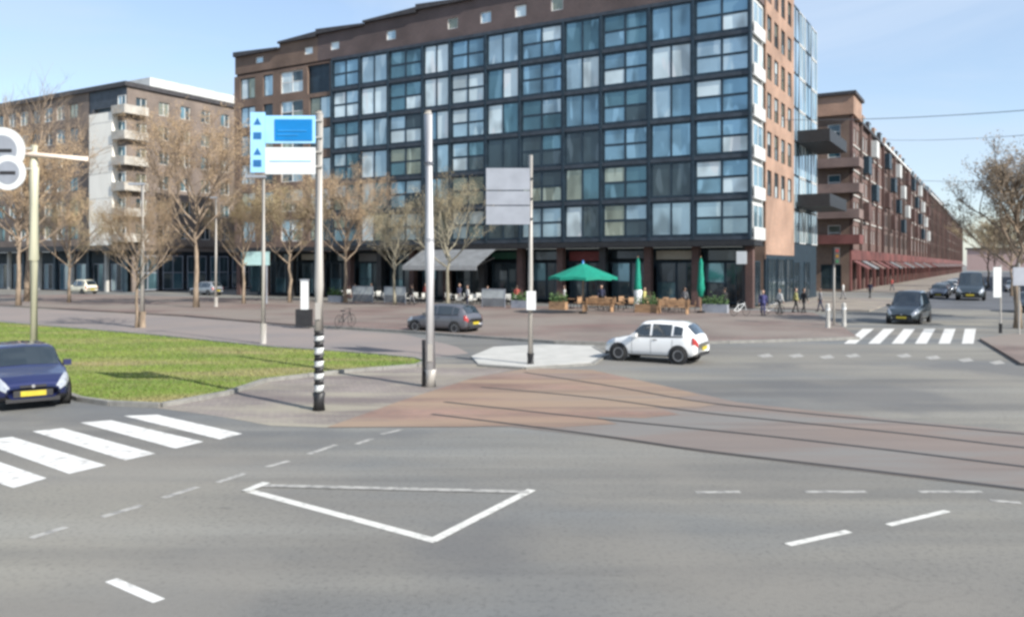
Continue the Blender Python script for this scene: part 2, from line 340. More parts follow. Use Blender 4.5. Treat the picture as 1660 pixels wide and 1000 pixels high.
for pl in ([(700, 672), (830, 688), (990, 709), (1140, 731), (1400, 762), (1660, 794), (1950, 831)],
           [(720, 652), (900, 672), (1065, 689), (1250, 708), (1450, 731), (1660, 757), (1950, 791)],
           [(780, 628), (960, 645), (1130, 668), (1300, 686), (1480, 705), (1660, 726), (1950, 754)],
           [(850, 604), (1000, 628), (1130, 651), (1300, 670), (1480, 687), (1660, 704), (1950, 729)]):
    ribbon('tram_rail', [G(x, y) for x, y in pl], 0.12, 0.016, rails)
# kerb stones round the lawn: separate blocks
def kerb(pts, w, h, step, name, jit=0.006, ground=0.0):
    n = len(pts); k = 0
    me = MB().box(-step / 2 + .006, step / 2 - .006, -w / 2, w / 2, -0.02, h).mesh('kerb_stone', kerbm)
    first = tag(link(name, None), kind='structure')
    for i in range(n - 1):
        a, b = Vector(pts[i][:2]), Vector(pts[i + 1][:2]); L = (b - a).length; m = max(1, int(L / step)); d = (b - a).normalized()
        for j in range(m):
            p = a + d * (j + 0.5) * L / m
            o = link('kerb_stone', me, first, (p.x, p.y, ground + random.uniform(-jit, jit)), math.atan2(d.y, d.x)); o.scale = (L / m / step, 1, 1)
            k += 1
    return k
kerb([G(x, y, .08) for x, y in [(0, 522), (230, 541), (430, 561), (600, 573), (675, 580), (690, 585), (675, 591), (560, 600), (430, 615), (370, 635), (260, 655), (180, 652), (130, 645), (0, 598)]], 0.16, 0.115, 1.0, 'lawn_kerb')
kerb([G(x, y, .1) for x, y in [(775, 589), (850, 594), (960, 587), (985, 572), (962, 560)]], 0.16, 0.07, 1.0, 'island_kerb')
kerb([G(x, y, .1) for x, y in [(1392, 547), (1180, 553), (1000, 556), (900, 553), (780, 545), (655, 536), (480, 526)]], 0.2, 0.125, 1.4, 'plaza_kerb')

def lstrip(name, x0, x1, y0, y1, z, m):
    ex, ey = Vector((0.861, -0.5086, 0)), Vector((0.5086, 0.861, 0)); c = Vector((19.11, 66, 0))
    mb = MB().prism([c + ex * a + ey * b for a, b in ((x0, y0), (x1, y0), (x1, y1), (x0, y1))], -.02, z)
    tag(link(name, mb.mesh(name, m)), kind='structure')
lstrip('side_street_shade', 8.7, 25.1, 8, 420, .004, mat('shadow_tinted_asphalt', (.085, .09, .10), .9, scale=.3, var=.25, bump=.2))  # sheet over the road, street shadow put into its dark bluish colour
lstrip('street_pavement', 0, 8.6, 1, 27.5, .098, beige); lstrip('street_pavement', 0, 8.6, 49.8, 420, .1, beige); lstrip('street_pavement', 25.2, 29.4, 20, 420, .1, beige)
# road markings
def quad(name, px, m, z=0.004):
    sheet(name, px, z, m)
for q in ([(200, 674), (255, 672), (393, 703), (356, 712)], [(130, 685), (180, 681), (330, 716), (284, 727)], [(52, 699), (102, 694), (252, 735), (203, 746)],
          [(-40, 714), (20, 708), (172, 754), (112, 768)], [(-150, 735), (-70, 725), (76, 775), (22, 791)], [(-310, 764), (-180, 746), (-40, 806), (-100, 828)]):
    quad('zebra_stripe', q, paint)
for i, cx in enumerate((1398, 1434, 1469, 1504, 1539, 1574)):
    sh = (1560 - cx) * 0.085
    quad('zebra_stripe', [(cx - 10 - sh - 6, 557), (cx + 9 - sh - 6, 557), (cx + 9 + sh * .7, 533), (cx - 9 + sh * .7, 533)], paint)
def stroke(name, p, q, w, m, z=0.004):
    a, b = G(*p), G(*q); d = (b - a).normalized(); nrm = Vector((-d.y, d.x, 0)) * w / 2
    mb = MB().add([(c.x, c.y, z) for c in (a + nrm, b + nrm, b - nrm, a - nrm)], [(3, 2, 1, 0)])
    if mb.v and (b - a).cross(nrm).z > 0: mb.f = [(0, 3, 2, 1)]
    tag(link(name, mb.mesh(name, m)), kind='structure')
tri = [(400, 795), (704, 876), (861, 795)]
stroke('painted_line', (403, 795), (708, 877), 0.16, linep); stroke('painted_line', (700, 877), (862, 794), 0.15, linep, .008)
stroke('painted_line', (410, 787), (858, 798), 0.16, wornp, .012)
stroke('painted_line', (398, 797), (432, 783), 0.15, linep, .016)
for p, q in (((50, 872), (108, 854)), ((165, 838), (230, 819)), ((265, 807), (320, 789)), ((352, 782), (398, 767)), ((432, 757), (468, 747)), ((500, 736), (545, 721)), ((578, 720), (602, 711)), ((618, 704), (652, 696)),
             ((1128, 798), (1200, 797)), ((1305, 797), (1405, 797)), ((1490, 797), (1592, 797)), ((1605, 811), (1655, 815))):
    stroke('painted_dash', p, q, 0.13, wornp)
stroke('painted_dash', (180, 940), (258, 974), 0.14, paint); stroke('painted_dash', (1277, 883), (1376, 861), 0.12, linep); stroke('painted_dash', (1440, 851), (1536, 828), 0.11, linep)
for x, y in ((1240, 577), (1290, 577), (1340, 579), (1382, 577), (1465, 577), (1512, 580), (1565, 584), (1616, 588)):
    quad('painted_tooth', [(x - 13, y - 1), (x + 6, y - 4), (x + 14, y + 1), (x - 3, y + 3)], wornp)

# grass blades
def inside(p, poly):
    c = False; n = len(poly)
    for i in range(n):
        a, b = poly[i], poly[(i + 1) % n]
        if (a.y > p[1]) != (b.y > p[1]) and p[0] < (b.x - a.x) * (p[1] - a.y) / (b.y - a.y) + a.x: c = not c
    return c
rg = random.Random(3); gm = MB(); xs = [p.x for p in lawn_pts]; ys = [p.y for p in lawn_pts]; cnt = 0
while cnt < 42000:
    x = rg.uniform(max(min(xs), -34), max(xs)); y = min(ys) + (max(ys) - min(ys)) * rg.random() ** 1.8
    if not inside((x, y), lawn_pts): continue
    a = rg.uniform(0, 6.28); h = rg.uniform(0.02, 0.055); w = 0.010 + y * 0.0004; dx, dy = math.cos(a) * w, math.sin(a) * w
    lx, ly = rg.uniform(-.03, .03), rg.uniform(-.03, .03)
    gm.add([(x - dx, y - dy, 0.07), (x + dx, y + dy, 0.07), (x + lx, y + ly, 0.07 + h)], [(0, 1, 2)]); cnt += 1
tag(link('grass', gm.mesh('grass', grassm)), 'short mown grass growing on the verge', 'grass', kind='stuff')

# ------------------------------------------------------------------ buildings
C0 = Vector((19.11, 66.0, 0.0)); ANG = math.atan2(-0.5086, 0.861)     # near corner of the big block; local -x runs left along its front, +y down the side street
EX = Vector((0.861, -0.5086, 0)); EY = Vector((0.5086, 0.861, 0))
def L2W(x, y, z=0.0): return C0 + EX * x + EY * y + Vector((0, 0, z))

_wm = {}
def window_meshes(w, h, nc, nr, fm, bar, depth=0.14):
    key = (round(w, 2), round(h, 2), nc, nr, fm.name, bar)
    if key not in _wm:
        mb = MB(); e = bar
        mb.box(-w / 2, -w / 2 + e, 0, depth, 0, h); mb.box(w / 2 - e, w / 2, 0, depth, 0, h)
        mb.box(-w / 2 + e, w / 2 - e, 0, depth, 0, e); mb.box(-w / 2 + e, w / 2 - e, 0, depth, h - e, h)
        pw = (w - 2 * e - (nc - 1) * e) / nc; ph = (h - 2 * e - (nr - 1) * e) / nr
        for i in range(1, nc): x = -w / 2 + e + i * pw + (i - 1) * e; mb.box(x, x + e, .01, depth - .01, e, h - e)
        for j in range(1, nr):
            z = e + j * ph + (j - 1) * e
            for i in range(nc): x = -w / 2 + e + i * (pw + e); mb.box(x, x + pw, .02, depth - .02, z, z + e)
        pm = MB().box(-pw / 2, pw / 2, 0, .03, -ph / 2, ph / 2).mesh('pane', GL[0])
        _wm[key] = (mb.mesh('window', fm), pm, pw, ph)
    return _wm[key]
def set_mat(o, m):
    o.material_slots[0].link = 'OBJECT'; o.material_slots[0].material = m
rw = random.Random(11)
def add_window(parent, loc, rz, w, h, nc, nr, fm, bar=0.09, pick=None, recess=0.0):
    fme, pme, pw, ph = window_meshes(w, h, nc, nr, fm, bar)
    W = link('window', fme, parent, loc, rz)
    for i in range(nc):
        for j in range(nr):
            p = link('pane', pme, W, (-w / 2 + bar + pw / 2 + i * (pw + bar), 0.05, bar + ph / 2 + j * (ph + bar)))
            p.rotation_euler = (rw.uniform(-.02, .02), 0, rw.uniform(-.012, .012))
            set_mat(p, pick(i, j) if pick else rw.choice(GL))
    return W
def wall_mesh(a0, a1, z0, z1, ops, depth=0.2):
    """wall in the a-z plane facing -y with real openings and reveals"""
    A = sorted({a0, a1, *[v for o in ops for v in (o[0], o[1])]}); Z = sorted({z0, z1, *[v for o in ops for v in (o[2], o[3])]})
    mb = MB()
    def hole(a, z): return any(o[0] < a < o[1] and o[2] < z < o[3] for o in ops)
    for i in range(len(A) - 1):
        for j in range(len(Z) - 1):
            if not hole((A[i] + A[i + 1]) / 2, (Z[j] + Z[j + 1]) / 2):
                mb.add([(A[i], 0, Z[j]), (A[i + 1], 0, Z[j]), (A[i + 1], 0, Z[j + 1]), (A[i], 0, Z[j + 1])], [(0, 1, 2, 3)])
    for (b0, b1, c0, c1) in ops:
        d = depth
        mb.add([(b0, 0, c0), (b1, 0, c0), (b1, 0, c1), (b0, 0, c1), (b0, d, c0), (b1, d, c0), (b1, d, c1), (b0, d, c1)],
               [(0, 4, 5, 1), (1, 5, 6, 2), (2, 6, 7, 3), (3, 7, 4, 0)])
    return mb

# ---- the big block
big = thing('apartment_building', 'large apartment block with a dark grid of glass bays above cafes', 'building', C0, ANG)
FH, Z0 = 3.3, 5.6
LEN, DEP = 59.8, 27.6
cl = [4.76, 3.83, 4.47, 3.71, 4.53, 3.76, 4.14, 3.3, 4.4, 3.8, 3.9, 3.5]       # bay widths from the right corner
core = MB().box(-LEN + .3, -0.3, 0.35, DEP - .1, Z0, 25.3)
part('core', core, darkm, big)
def pick_main(x, fl):
    def f(i, j):
        t = -x; r = rw.random()
        if fl >= 4: ch = [GL[1], GL[2], GL[3], GL[0], GL[3]]
        elif fl >= 2: ch = [GL[0], GL[1], GL[2], GL[4], GL[3]]
        else: ch = [GL[2], GL[5], GL[0], GL[3], GL[4]]
        if t < 5: ch = [GL[2], GL[1], GL[3]]
        return cur if r < .55 else rw.choice(ch)
    cur = rw.choice([GL[1], GL[2], GL[3], GL[0], GL[1]] if fl >= 3 else [GL[0], GL[1], GL[2], GL[5], GL[4]])
    if -x < 5: cur = GL[2] if fl in (0, 4) else GL[1]
    return f
x = 0.0
for b, w in enumerate(cl):
    xc = x - w / 2; H = (b % 2 == 0); glassbay = b < 11
    for fl in range(6):
        z = Z0 + fl * FH
        if b == 11: continue
        if b == 9 and fl == 5: pass
        dark = (b, fl) in ((3, 2), (5, 2), (1, 1)) 
        pk = (lambda i, j: GL[4]) if dark else pick_main(x, fl)
        ww = w - 0.22
        if H: add_window(big, (xc, 0.0, z + .30), 0, round(ww, 2), FH - .34, 2, 2, darkm, .20, pk)
        else: add_window(big, (xc, 0.0, z + .30), 0, round(ww, 2), FH - .34, 2, 1, darkm, .17, pk)
    if b < 11:
        fin = MB().box(-.10, .10, -.16, .3, Z0, 25.4); part('mullion', fin, darkm, big, (x - w + .0, 0, 0))
    x -= w
part('mullion', MB().box(-.16, .0, -.25, .3, Z0, 25.4), darkm, big)
XG = -sum(cl[:11])           # left end of the glass grid
for fl in range(7):
    z = Z0 + fl * FH
    part('slab_band', MB().box(XG, 0.02, -.12, .34, z - .04, z + .27), bandm, big)
# bottom canopy
part('canopy', MB().box(-LEN, 0.5, -1.0, 1.6, 5.05, 5.48), black, big)
# brick left end with openings, all floors
ops = []; wins = []
for fl in range(6):
    z = Z0 + fl * FH
    for (c, w, nc, nr) in ((-46.4, 3.0, 2, 1), (-50.6, 3.4, 2, 2), (-54.3, 1.5, 1, 1), (-57.6, 2.4, 2, 1)):
        if fl == 5 and c == -46.4: ops.append((-48.2, -44.95, z + .1, z + 3.2)); continue
        ops.append((c - w / 2, c + w / 2, z + .55, z + 2.95)); wins.append((c, w, z + .55, nc, nr, fl))
part('wall', wall_mesh(-LEN, XG, 5.48, 25.4, ops, .25), brick, big)
part('wall', MB().box(-48.3, -44.85, 2.4, 2.6, 22.2, 25.3), darkm, big)
for c, w, z, nc, nr, fl in wins:
    add_window(big, (c, 0.12, z), 0, w, 2.4, nc, nr, whitef if nr == 2 else darkm, .1, lambda i, j: rw.choice([GL[3], GL[5], GL[2], GL[4]]))
part('wall', MB().box(-LEN - .02, -LEN + .28, 0.01, DEP - .2, 5.48, 25.4), brick, big)
# roof storey: stepped segments of brown brick with small windows
edges = [0, -6.5, -13.2, -19.9, -26.5, -33.3, -40.2, -46.8, -52.6, -LEN]
wx = [-2.2 - 3.83 * i for i in range(15)]
for i in range(9):
    a1, a0 = edges[i], edges[i + 1]; tmid = -(a0 + a1) / 2
    top = 30.2 - 2.3 * tmid / LEN - (.35 if i == 8 else 0)
    o2 = [(c - .62, c + .62, 26.6, 28.0 - .012 * -c) for c in wx if a0 + .75 < c < a1 - .75]
    part('wall', wall_mesh(a0, a1, 25.4 + .28, top, o2, .22), brickatt if i < 7 else brick, big, (0, .1, 0))
    for (b0, b1, c0, c1) in o2:
        add_window(big, ((b0 + b1) / 2, .2, c0), 0, round(b1 - b0, 2), round(c1 - c0, 1), 1, 1, whitef, .1, lambda i, j: rw.choice([GL[3], GL[2], GL[5]]))
    # sloping coping (saw-tooth)
    rb = MB().add([(a0, -.25, top + .0), (a1, -.25, top - .0), (a1, -.25, top + .22), (a0, -.25, top + .55),
                   (a0, 9, top + .0), (a1, 9, top - .0), (a1, 9, top + .22), (a0, 9, top + .55)],
                  [(0, 1, 2, 3), (1, 5, 6, 2), (5, 4, 7, 6), (4, 0, 3, 7), (3, 2, 6, 7), (0, 4, 5, 1)])
    if i % 2: rb.v = [(a, b_, (top + .22 if abs(c_ - top - .55) < .01 else (top + .55 if abs(c_ - top - .22) < .01 else c_))) for a, b_, c_ in rb.v]
    part('roof_edge', rb, roofm, big)
    part('roof_storey_core', MB().box(a0 + .01, a1 - .01, .35, 8.6, 25.35, top - .02), brickatt, big)
part('roof', MB().box(-LEN + .1, -.1, 8.7, DEP - .3, 25.3, 26.0), roofm, big)
for i, c in enumerate((-12, -30, -44)):
    part('plant_room', MB().box(c - 2.2, c + 2.2, 12, 16, 26.0, 28.3), whitep, big)
# ground floor: piers, shopfronts
part('back_wall', MB().box(-LEN + .2, -.8, 3.3, 3.5, 0, 5.05), darkm, big)
px_ = [-0.45 - 4.2 * i for i in range(15)]
for i, c in enumerate(px_):
    part('pier', MB().box(c - .3, c + .3, 0.1, .75, 0.05, 5.05), brickd if i % 3 else black, big)
shopc = [mat('shop_red', (.16, .03, .03), .6), mat('shop_green', (.02, .09, .06), .6), mat('shop_blue', (.02, .05, .14), .6), mat('shop_grey', (.16, .16, .16), .6), mat('shop_cream', (.35, .32, .26), .6)]
for i in range(14):
    c = (px_[i] + px_[i + 1]) / 2
    part('fascia', MB().box(c - 1.78, c + 1.78, 1.45, 1.58, 3.9 + .1 * (i % 3), 4.75), shopc[(i * 3 + 1) % 5] if i % 2 else shopg, big)
    add_window(big, (c - .9, 1.5, .35), 0, 1.75, 3.4, 1, 2, darkm, .08, lambda i, j: rw.choice([shopg, shopg, GL[4], GL[0]]))
    add_window(big, (c + .9, 1.5, .35), 0, 1.75, 3.4, 2, 1, darkm, .08, lambda i, j: rw.choice([shopg, shopg, GL[4]]))
# side face towards the street
part('wall', MB().box(-.32, -.16, 0.3, 4.3, 5.5, 25.4), whitep, big)
for fl in range(6):
    z = Z0 + fl * FH
    bal = part('balcony', MB().box(0, .16, .35, 4.0, z - .02, z + .18).box(.10, .16, .35, 4.0, z + .18, z + 1.0), whitep, big)
    add_window(big, (0.0, 2.2, z + .35), R(90), 3.2, 2.5, 2, 1, whitef, .1, lambda i, j: rw.choice([GL[2], GL[1], GL[3]]))
ops = []
for fl in range(7):
    z = Z0 + fl * FH - 1.2 if fl else 3.4
    for c in (5.5, 8.1, 10.7, 13.4):
        if fl: ops.append((c - .8, c + .8, z + .5 + 1.2, z + 2.7 + 1.2) if fl < 7 else None)
ops = [o for o in ops if o[3] < 29]
part('wall', wall_mesh(4.3, 15.3, 4.4, 29.4, ops, .25), bricks, big, (.12, 0, 0), R(90))
part('wall', MB().add([(0, 0, 4.0), (0.12, 0, 4.0), (.12, 0, 29.4), (0, 0, 29.4)], [(0, 1, 2, 3)]), bricks, big, (0, 4.3, 0))
for o in ops:
    add_window(big, (.02, (o[0] + o[1]) / 2, o[2]), R(90), 1.6, round(o[3] - o[2], 2), 2, 2, darkm, .08, lambda i, j: rw.choice([GL[3], GL[5], GL[4], GL[2]]))
part('wall', MB().box(-.1, .1, 4.35, 15.25, .06, 4.38), darkm, big)
for k in range(3): add_window(big, (.2, 6.3 + k * 3.5, .2), R(90), 3.0, 3.9, 2, 2, darkm, .1, lambda i, j: rw.choice([shopg, GL[4]]))
part('attic_side', MB().box(-8, -.02, 0.4, 4.28, 25.4, 29.3), brickatt, big)
for fl in range(7):
    z = Z0 + fl * FH
    for k in range(4):
        add_window(big, (.0, 16.9 + k * 3.05, z + .05), R(90), 3.0, 3.22, 2, 1, whitef if k % 2 else darkm, .07, lambda i, j: rw.choice([skyg, skyg, GL[1], GL[2]]))
part('wall', MB().box(-.3, -.1, 15.3, DEP, 0.05, 28.8), darkm, big)
for z in (9.2, 15.4):
    bl = part('balcony', MB().box(0.05, 3.1, 17.0, 27.0, z, z + .28).box(3.02, 3.08, 17.0, 27.0, z + .28, z + 1.2).box(.05, 3.02, 17.0, 17.08, z + .28, z + 1.2).box(.05, 3.02, 26.92, 27.0, z + .28, z + 1.2), black, big)
for k in range(5):
    add_window(big, (.0, 1.6 + k * 5.2, .25), R(90), 2.6, 3.6, 2, 1, darkm, .1, lambda i, j: shopg)
for u in (0.35,): part('pier', MB().box(-.5, .1, u - .3, u + .3, 0.05, 5.04), brickd, big)
part('sign_panel', MB().box(-.9, -.1, -1.05, -1.0, 3.6, 4.6), signw, big)

def pick_g(*idx):
    return lambda i, j: GL[rw.choice(idx)]

# ---- second block, to the left
b2 = thing('apartment_building', 'brown brick apartment block at the left with a cream stair tower', 'building', L2W(-80.0, 0), ANG)
L2, D2, T2 = 62.0, 40.0, 26.6
ops, wins = [], []
for fl in range(6):
    z = 6.4 + fl * 3.3
    for k in range(17):
        c = -11.6 - k * 3.0
        if c < -L2 + 2: break
        ops.append((c - 1.0, c + 1.0, z + .6, z + 2.6)); wins.append((c, z + .6, k))
part('wall', wall_mesh(-L2, -8.0, 6.1, T2, ops, .25), brickg, b2)
for c, z, k in wins: add_window(b2, (c, .14, z), 0, 2.0, 2.0, 2, 1, whitef if k % 3 else darkm, .12, pick_g(0, 4, 5, 4, 0))
part('roof_edge', MB().box(-L2, -8.0, -.35, 3, T2, T2 + .6), roofm, b2)
part('roof_edge', MB().box(-8.0, .3, -.35, 3, T2, T2 + .6), roofm, b2)
part('core', MB().box(-L2 + .1, -.4, .4, D2 - .1, 6.1, T2 - .02), darkm, b2)
tower = part('stair_tower', MB().box(-6.9, -1.9, -.7, .39, 6.0, 23.4), cream, b2)
for k in range(5): part('tower_joint', MB().box(-6.92, -1.88, -.715, -.66, 8.9 + k * 3.3, 8.95 + k * 3.3), conc, tower)
part('wall', MB().box(-1.89, -.01, .05, .39, 6.1, 24.2), brickg, b2)
part('wall', MB().box(-8.0, -.01, .05, .39, 24.2, T2), bandm, b2)
part('wall', MB().box(-8.0, -6.91, .05, .39, 6.1, 24.19), bandm, b2)
for fl in range(6):
    z = 6.6 + fl * 3.3
    part('balcony', MB().box(-1.85, .9, -.9, 2.6, z - .1, z + .12).box(-1.85, .9, -.9, -.83, z + .12, z + 1.0).box(.83, .9, -.83, 2.6, z + .12, z + 1.0), balc, b2)
    add_window(b2, (-.95, -.03, z + .2), 0, 1.6, 2.2, 2, 1, whitef, .08, pick_g(4, 0, 2))
ops, wins = [], []
for fl in range(6):
    z = 6.4 + fl * 3.3
    for k in range(10):
        c = 2.2 + k * 3.4
        ops.append((c - .8, c + .8, z + .7, z + 2.5)); wins.append((c, z + .7))
part('wall', wall_mesh(.1, D2, 6.1, T2, ops, .25), brickg, b2, (0, 0, 0), R(90))
for c, z in wins: add_window(b2, (-.14, c, z), R(90), 1.6, 1.8, 2, 1, whitef, .09, pick_g(4, 0, 5))
part('roof_edge', MB().box(-3, .3, 3.0, D2, T2, T2 + .6), roofm, b2)
part('penthouse', MB().box(-14, -1.5, 4.5, 26, T2 + .6, T2 + 2.2), whitep, b2)
part('canopy', MB().box(-L2, .6, -1.2, 1.4, 5.4, 6.09), black, b2)
part('back_wall', MB().box(-L2, -.2, 2.6, D2 - 1, 0, 5.4), darkm, b2)
for i in range(16):
    c = -1.0 - i * 3.9
    part('pier', MB().box(c - .22, c + .22, .3, .7, 0, 5.4), conc if i % 2 else darkm, b2)
    if i < 15: add_window(b2, (c - 1.95, .9, .1), 0, 3.3, 3.6, 3, 1, signg, .09, lambda i, j: rw.choice([GL[4], shopg, GL[1], GL[2], GL[0]]))
for k in range(9): add_window(b2, (-.12, 3.2 + k * 3.9, .2), R(90), 3.2, 4.6, 2, 2, signg, .12, pick_g(4, 0, 4))
part('wall', MB().box(-.5, -.2, 1.0, D2, 0, 6.1), brickg, b2)
# link building closing the gap between the two blocks
b4 = thing('rear_building', 'low brick building seen between the two blocks behind trees', 'building', L2W(-62.0, 34), ANG)
ops = [(-17.6 + k * 2.9, -16.0 + k * 2.9, 1 + f * 3.2, 3 + f * 3.2) for k in range(6) for f in range(5)]
part('wall', wall_mesh(-18, 0, 0, 17.5, ops, .25), brickp, b4); part('core', MB().box(-18, 0, .4, 12, 0, 17.45), darkm, b4)
part('roof_edge', MB().box(-18.1, .1, -.3, 12, 17.5, 18.0), roofm, b4)
for o in ops: add_window(b4, ((o[0] + o[1]) / 2, .12, o[2]), 0, 1.6, 2.0, 1, 2, whitef, .08, pick_g(4, 0, 5))

# ---- terraces down the street on the right
row_lab = ['tall brick terrace with boxed orange brick attic beyond the cross street', 'brick terrace second from the cross street with red shopfronts', 'brick terrace third from the cross street', 'brick terrace fourth along the receding street', 'far brick terrace at the end of the receding street']
row_cat = 'building'
y0 = 49.8
for bi, (ln, zt) in enumerate(((34, 23.3), (48, 23.6), (60, 23.0), (90, 23.4), (140, 22.6))):
    t = thing('terrace_building', row_lab[bi], row_cat, L2W(0, y0), ANG)
    bm_ = brickr if bi % 2 == 0 else brickt
    part('core', MB().box(-14, -.4, .4, ln - .05, 0, zt - .05), darkm, t)
    ops, wins = [], []
    sp = 2.9
    for fl in range(5):
        z = 6.3 + fl * 3.35
        for k in range(int(ln / sp)):
            c = 1.7 + k * sp
            ops.append((c - .75, c + .75, z + .5, z + 2.55)); wins.append((c, z + .5, fl, k))
    part('wall', wall_mesh(.02, ln, 5.6, zt, ops, .22), bm_, t, (0, 0, 0), R(90))
    joined = MB()
    for c, z, fl, k in wins:
        if bi == 0: add_window(t, (-.12, c, z), R(90), 1.5, 2.05, 2, 1, whitef, .12, pick_g(4, 0, 4, 1))
        else:
            joined.box(-.20, -.14, c - .7, c + .7, z + .05, z + 2.0, 1)
            joined.box(-.14, -.06, c - .74, c - .62, z, z + 2.05).box(-.14, -.06, c + .62, c + .74, z, z + 2.05).box(-.14, -.06, c - .62, c + .62, z + 1.95, z + 2.05).box(-.14, -.06, c - .62, c + .62, z, z + .1)
    if bi: tag(part('window_row', joined, [(whitef, darkm)[bi % 2], GL[4]], t), kind='stuff')
    for k in range(int(ln / 8.7) + 1):
        c = .25 + k * 8.7
        if c < ln - .3: part('pilaster', MB().box(.02, .42, c - .22, c + .22, 5.6, zt - .02), [brickd, brickt, brickr][k % 3], t)
    for fl in range(1, 5): part('string_course', MB().box(.02, .14, .5, ln - .5, 6.3 + fl * 3.35 - .1, 6.3 + fl * 3.35 + .1), [conc, brickd][bi % 2], t)
    if bi < 3:
        for k in range(int(ln / 8.7)):
            for fl in ((1, 3) if k % 2 else (2, 4)):
                if bi == 0 and k == 0: continue
                part('bay_window', MB().box(.15, .95, 1.6 + k * 8.7 + 1.2, 1.6 + k * 8.7 + 4.4, 6.6 + fl * 3.35, 6.6 + fl * 3.35 + 2.5), [whitep, darkm, brickd][(k + fl) % 3], t)
    # brick front face towards the square
    if bi == 0:
        ops, w2 = [], []
        for fl in range(5):
            z = 6.3 + fl * 3.35
            for k in range(4):
                c = -1.9 - k * 3.0; ops.append((c - .8, c + .8, z + .5, z + 2.5)); w2.append((c, z + .5))
        ops += [(-3.6, -1.0, .3, 3.6), (-7.6, -4.6, .3, 3.6)]
        part('wall', wall_mesh(-14, 0, 0, zt, ops, .22), brick, t)
        add_window(t, (-2.3, .1, .3), 0, 2.6, 3.3, 2, 2, darkm, .1, pick_g(4)); add_window(t, (-6.1, .1, .3), 0, 3.0, 3.3, 2, 2, darkm, .1, pick_g(4))
        for c, z in w2: add_window(t, (c, .1, z), 0, 1.6, 2.0, 1, 2, whitef, .1, pick_g(4, 5, 2, 0))
        part('attic', MB().box(-12, .6, -.4, 7, zt + .02, 25.9), bricks, t)
        part('roof_edge', MB().box(-12.3, .9, -.7, 7.3, 25.92, 26.35), roofm, t)
        for fl in range(4):
            z = 6.3 + fl * 3.35 + .1
            part('balcony', MB().box(-4, 1.4, -1.3, 2.5, z - .1, z + .12).box(-4, 1.4, -1.3, -1.22, z + .12, z + 1.1).box(1.32, 1.4, -1.22, 2.5, z + .12, z + 1.1), redband if fl == 0 else brickp, t)
    # dormers and cornice
    part('cornice', MB().box(-.6, .5, (8 if bi == 0 else 0), ln - .1, zt - .02, zt + .35), whitef if bi % 2 else roofm, t)
    nd = int(ln / 6.5)
    for k in range(nd):
        c = (9.5 if bi == 0 else 2.5) + k * 6.5
        if c > ln - 3: break
        d = part('dormer', MB().box(-3.6, -.3, c - 1.4, c + 1.4, zt + .35, zt + 2.3), bricks if k % 2 else roofm, t)
        part('dormer_window', MB().box(-.3, -.24, c - .9, c + .9, zt + .9, zt + 2.0), GL[2], d)
    part('roof', MB().add([(-.7, .1, zt + .35), (-.7, ln - .1, zt + .35), (-7, ln - .1, zt + 2.7), (-7, .1, zt + 2.7)], [(0, 1, 2, 3)]), roofm, t)
    # red ground floor
    part('shopfront', MB().box(-.3, .25, .1, ln - .1, 4.2, 5.58), redband, t)
    for k in range(int(ln / 4)):
        part('pier', MB().box(-.3, .2, .1 + k * 4, .9 + k * 4, 0, 4.19), brickr if k % 2 else redband, t)
    part('shop_glazing', MB().box(-.8, -.7, .1, ln - .1, .1, 4.1), shopg, t)
    for k in range(0, int(ln / 8)):
        aw = part('awning', MB().add([(.26, 1.5 + k * 8, 4.1), (.26, 6 + k * 8, 4.1), (2.0, 6 + k * 8, 3.1), (2.0, 1.5 + k * 8, 3.1), (.26, 1.5 + k * 8, 4.0), (.26, 6 + k * 8, 4.0), (2.0, 6 + k * 8, 3.0), (2.0, 1.5 + k * 8, 3.0)],
                  [(0, 1, 2, 3), (7, 6, 5, 4), (3, 2, 6, 7), (0, 3, 7, 4), (2, 1, 5, 6)]), [redband, greyc, brickr][k % 3], t)
    y0 += ln + .1
# far building closing the street and low terrace on the right side
t = thing('terrace_building', 'pale pinkish house closing the far end of the street', 'building', L2W(3, 560), ANG)
part('wall', MB().box(-5, 60, 0, 10, 0, 14), mat('pink_render', (.42, .30, .28), .8), t); part('roof', MB().prism([(-6, -1), (61, -1), (61, 11), (-6, 11)], 14, 15), roofm, t)
t = thing('terrace_building', 'long brick row hidden behind the bare tree at right', 'building', L2W(29.5, 60), ANG)
ops = [(-c - 1.5, -c, 1 + f * 3.2, 3 + f * 3.2) for c in range(3, 150, 4) for f in range(4)]
part('wall', wall_mesh(-155, 0, 0, 14.5, ops, .25), brickp, t, (0, 0, 0), R(-90)); part('core', MB().box(.45, 12, 0, 155, 0, 14.4), darkm, t); part('roof', MB().box(-.3, 12, -.3, 155, 14.5, 15), roofm, t)

